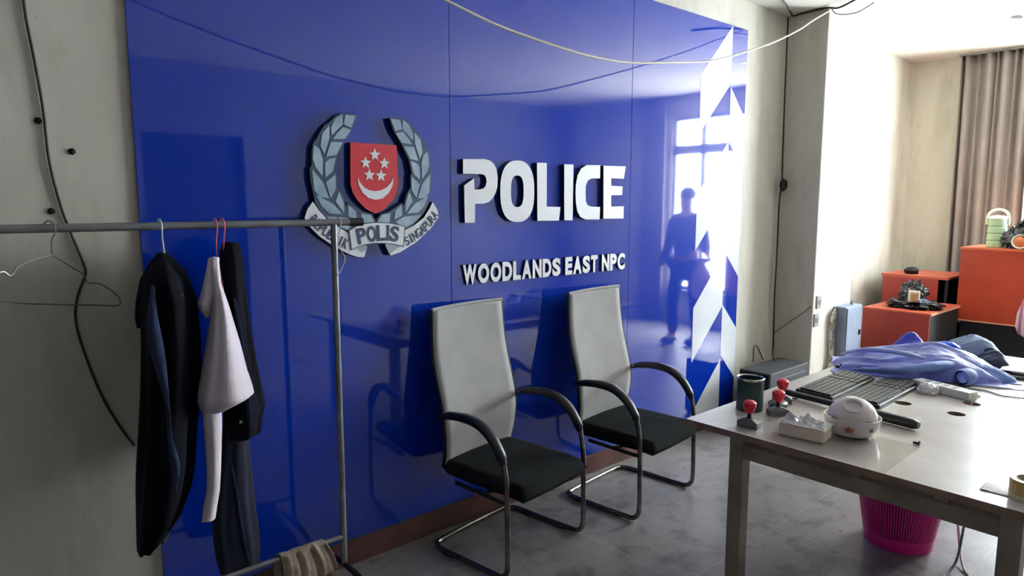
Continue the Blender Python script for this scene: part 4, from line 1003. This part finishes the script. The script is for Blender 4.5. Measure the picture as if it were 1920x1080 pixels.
# facing -x, towards the desk
bv = [P(0,0,.98), P(-.01,0,1.15), P(-.01,0,1.35), P(0,0,1.47), P(-.02,0,1.55), P(-.03,0,1.63), P(-.035,0,1.72),
      P(0,.19,1.43), P(-.04,.27,1.20), P(-.16,.38,1.10), P(-.19,.41,1.07), P(0,-.19,1.43), P(.0,-.25,1.16), P(-.10,-.25,.95), P(-.13,-.25,.90),
      P(0,.10,.90), P(.02,.12,.50), P(.05,.12,.10), P(-.08,.13,.05), P(0,-.10,.90), P(-.10,-.11,.50), P(-.06,-.12,.10), P(-.19,-.12,.05)]
be = [(0,1),(1,2),(2,3),(3,4),(4,5),(5,6),(3,7),(7,8),(8,9),(9,10),(3,11),(11,12),(12,13),(13,14),(0,15),(15,16),(16,17),(17,18),(0,19),(19,20),(20,21),(21,22)]
br = [(.13,.16),(.12,.15),(.13,.17),(.08,.10),.055,(.085,.075),(.09,.075),.06,.045,.035,.03,.06,.045,.035,.03,.09,.06,.045,.035,.09,.06,.045,.035]
skin_obj('body', bv, be, br, M_skin, per)
def grow(idx, sub_edges, d, name, mtl, zfun=None):
    mp = {k: i for i, k in enumerate(idx)}
    vs = [bv[k] for k in idx]; es = [(mp[a], mp[b]) for a, b in sub_edges]
    rs = [tuple(q+d for q in (br[k] if isinstance(br[k], tuple) else (br[k],)*2)) for k in idx]
    return skin_obj(name, vs, es, rs, mtl, per)
grow([0,1,2,3,7,8,9,11,12,13], [(0,1),(1,2),(2,3),(3,7),(7,8),(8,9),(3,11),(11,12),(12,13)], .018, 'jacket', M_darkjacket)
grow([0,15,16,17,19,20,21], [(0,15),(15,16),(16,17),(0,19),(19,20),(20,21)], .015, 'trousers', M_trouser)
lump('hair', P(-.005, 0, 1.745), (.105, .09, .085), M_hair, per, .05, 6, 2, flatb=True)
for s in (-1, 1):
    m = MB(); m.lathe([(0, -.012), (.012, 0), (0, .012)], P(-.105, s*.033, 1.70), 12); m.build('eye', M_black, per, smooth=True)
    yy = .13 if s > 0 else -.12; xx = -.01 if s > 0 else -.12
    lump('shoe', P(xx-.02, yy, .043), (.14, .052, .05), M_shoe, per, .03, 4, 3)
m = MB(); m.add([P(-.118, 0, 1.70), P(-.142, 0, 1.655), P(-.115, .018, 1.652), P(-.115, -.018, 1.652)], [(0, 2, 1), (0, 1, 3), (1, 2, 3), (0, 3, 2)]); m.build('nose', M_skin, per, smooth=80)
hb = Vector(P(-.19, .41, 1.07))
for q, (dx_, dy_) in enumerate(((-.03, 0), (-.015, .0), (0, .0), (.015, .0))):
    m = MB(); m.tube([hb+Vector((dx_, .0, -.01)), hb+Vector((dx_-.004, .03, -.03)), hb+Vector((dx_-.004, .028, -.055)), hb+Vector((dx_, .005, -.065))], .008, smooth=3); m.build('finger', M_skin, per, smooth=True)
m = MB(); m.tube([hb+Vector((.03, -.01, -.005)), hb+Vector((.03, .015, -.035)), hb+Vector((.01, .02, -.05))], .009, smooth=3); m.build('thumb', M_skin, per, smooth=True)
# striped bag in the hand
sb = thing('striped_bag', 'pink striped plastic bag at the right picture edge, held above the desk', 'bag', (6.4, 1.21, .65))
garment_rows = [(1.02, .012, .02), (.97, .03, .05), (.9, .06, .09), (.8, .085, .12), (.7, .09, .13), (.64, .07, .11), (.61, .03, .06)]
m = MB(); n = 48; vs = []; fs = []
bx_, by_ = 6.40, 1.215
for i in range(31):
    z = 1.02-.41*i/30; rx, ry = interp(garment_rows, z)
    for k in range(n):
        t = 2*PI*k/n; md = 1+.08*math.sin(7*t+z*9)+.06*noise.noise(Vector((math.cos(t)*2, math.sin(t)*2, z*5)))
        vs.append((bx_+rx*math.cos(t)*md, by_+ry*math.sin(t)*md, z))
for i in range(30):
    for k in range(n): fs.append((i*n+k, i*n+(k+1) % n, (i+1)*n+(k+1) % n, (i+1)*n+k))
fs.append(tuple(30*n+k for k in range(n)))
m.add(vs, fs); m.build('bag_body', M_stripe, sb, smooth=70)
m = MB(); m.tube([(bx_, by_-.02, 1.01), (bx_+.01, by_-.03, 1.045), (bx_+.01, by_, 1.055), (bx_, by_+.02, 1.01)], .006, smooth=4); m.build('bag_handle', M_stripe, sb, smooth=True)

# ================================================================ LIGHTS
def area(name, loc, rot, sx, sy, power, col):
    l = bpy.data.lights.new(name, 'AREA'); l.shape = 'RECTANGLE'; l.size = sx; l.size_y = sy; l.energy = power; l.color = col
    o = bpy.data.objects.new(name, l); C.objects.link(o); o.location = loc; o.rotation_euler = rot; return o
area('window_daylight', (XR+.25, (WY0+WY1)/2, (WZ0+WZ1)/2), (0, PI/2, 0), WZ1-WZ0, WY1-WY0, 560, (.93, .97, 1))

# ================================================================ CAMERA
cam = bpy.data.cameras.new('Camera'); co = bpy.data.objects.new('Camera', cam); C.objects.link(co)
cam.sensor_width = 36; cam.lens = 36*F/1920; cam.clip_start = .02
R3 = Matrix((_r, _u, -_f)).transposed()
co.matrix_world = Matrix.Translation(O0) @ R3.to_4x4()
bpy.context.scene.camera = co
sc = bpy.context.scene
sc.view_settings.view_transform = 'Standard'; sc.view_settings.look = 'None'; sc.view_settings.exposure = 0
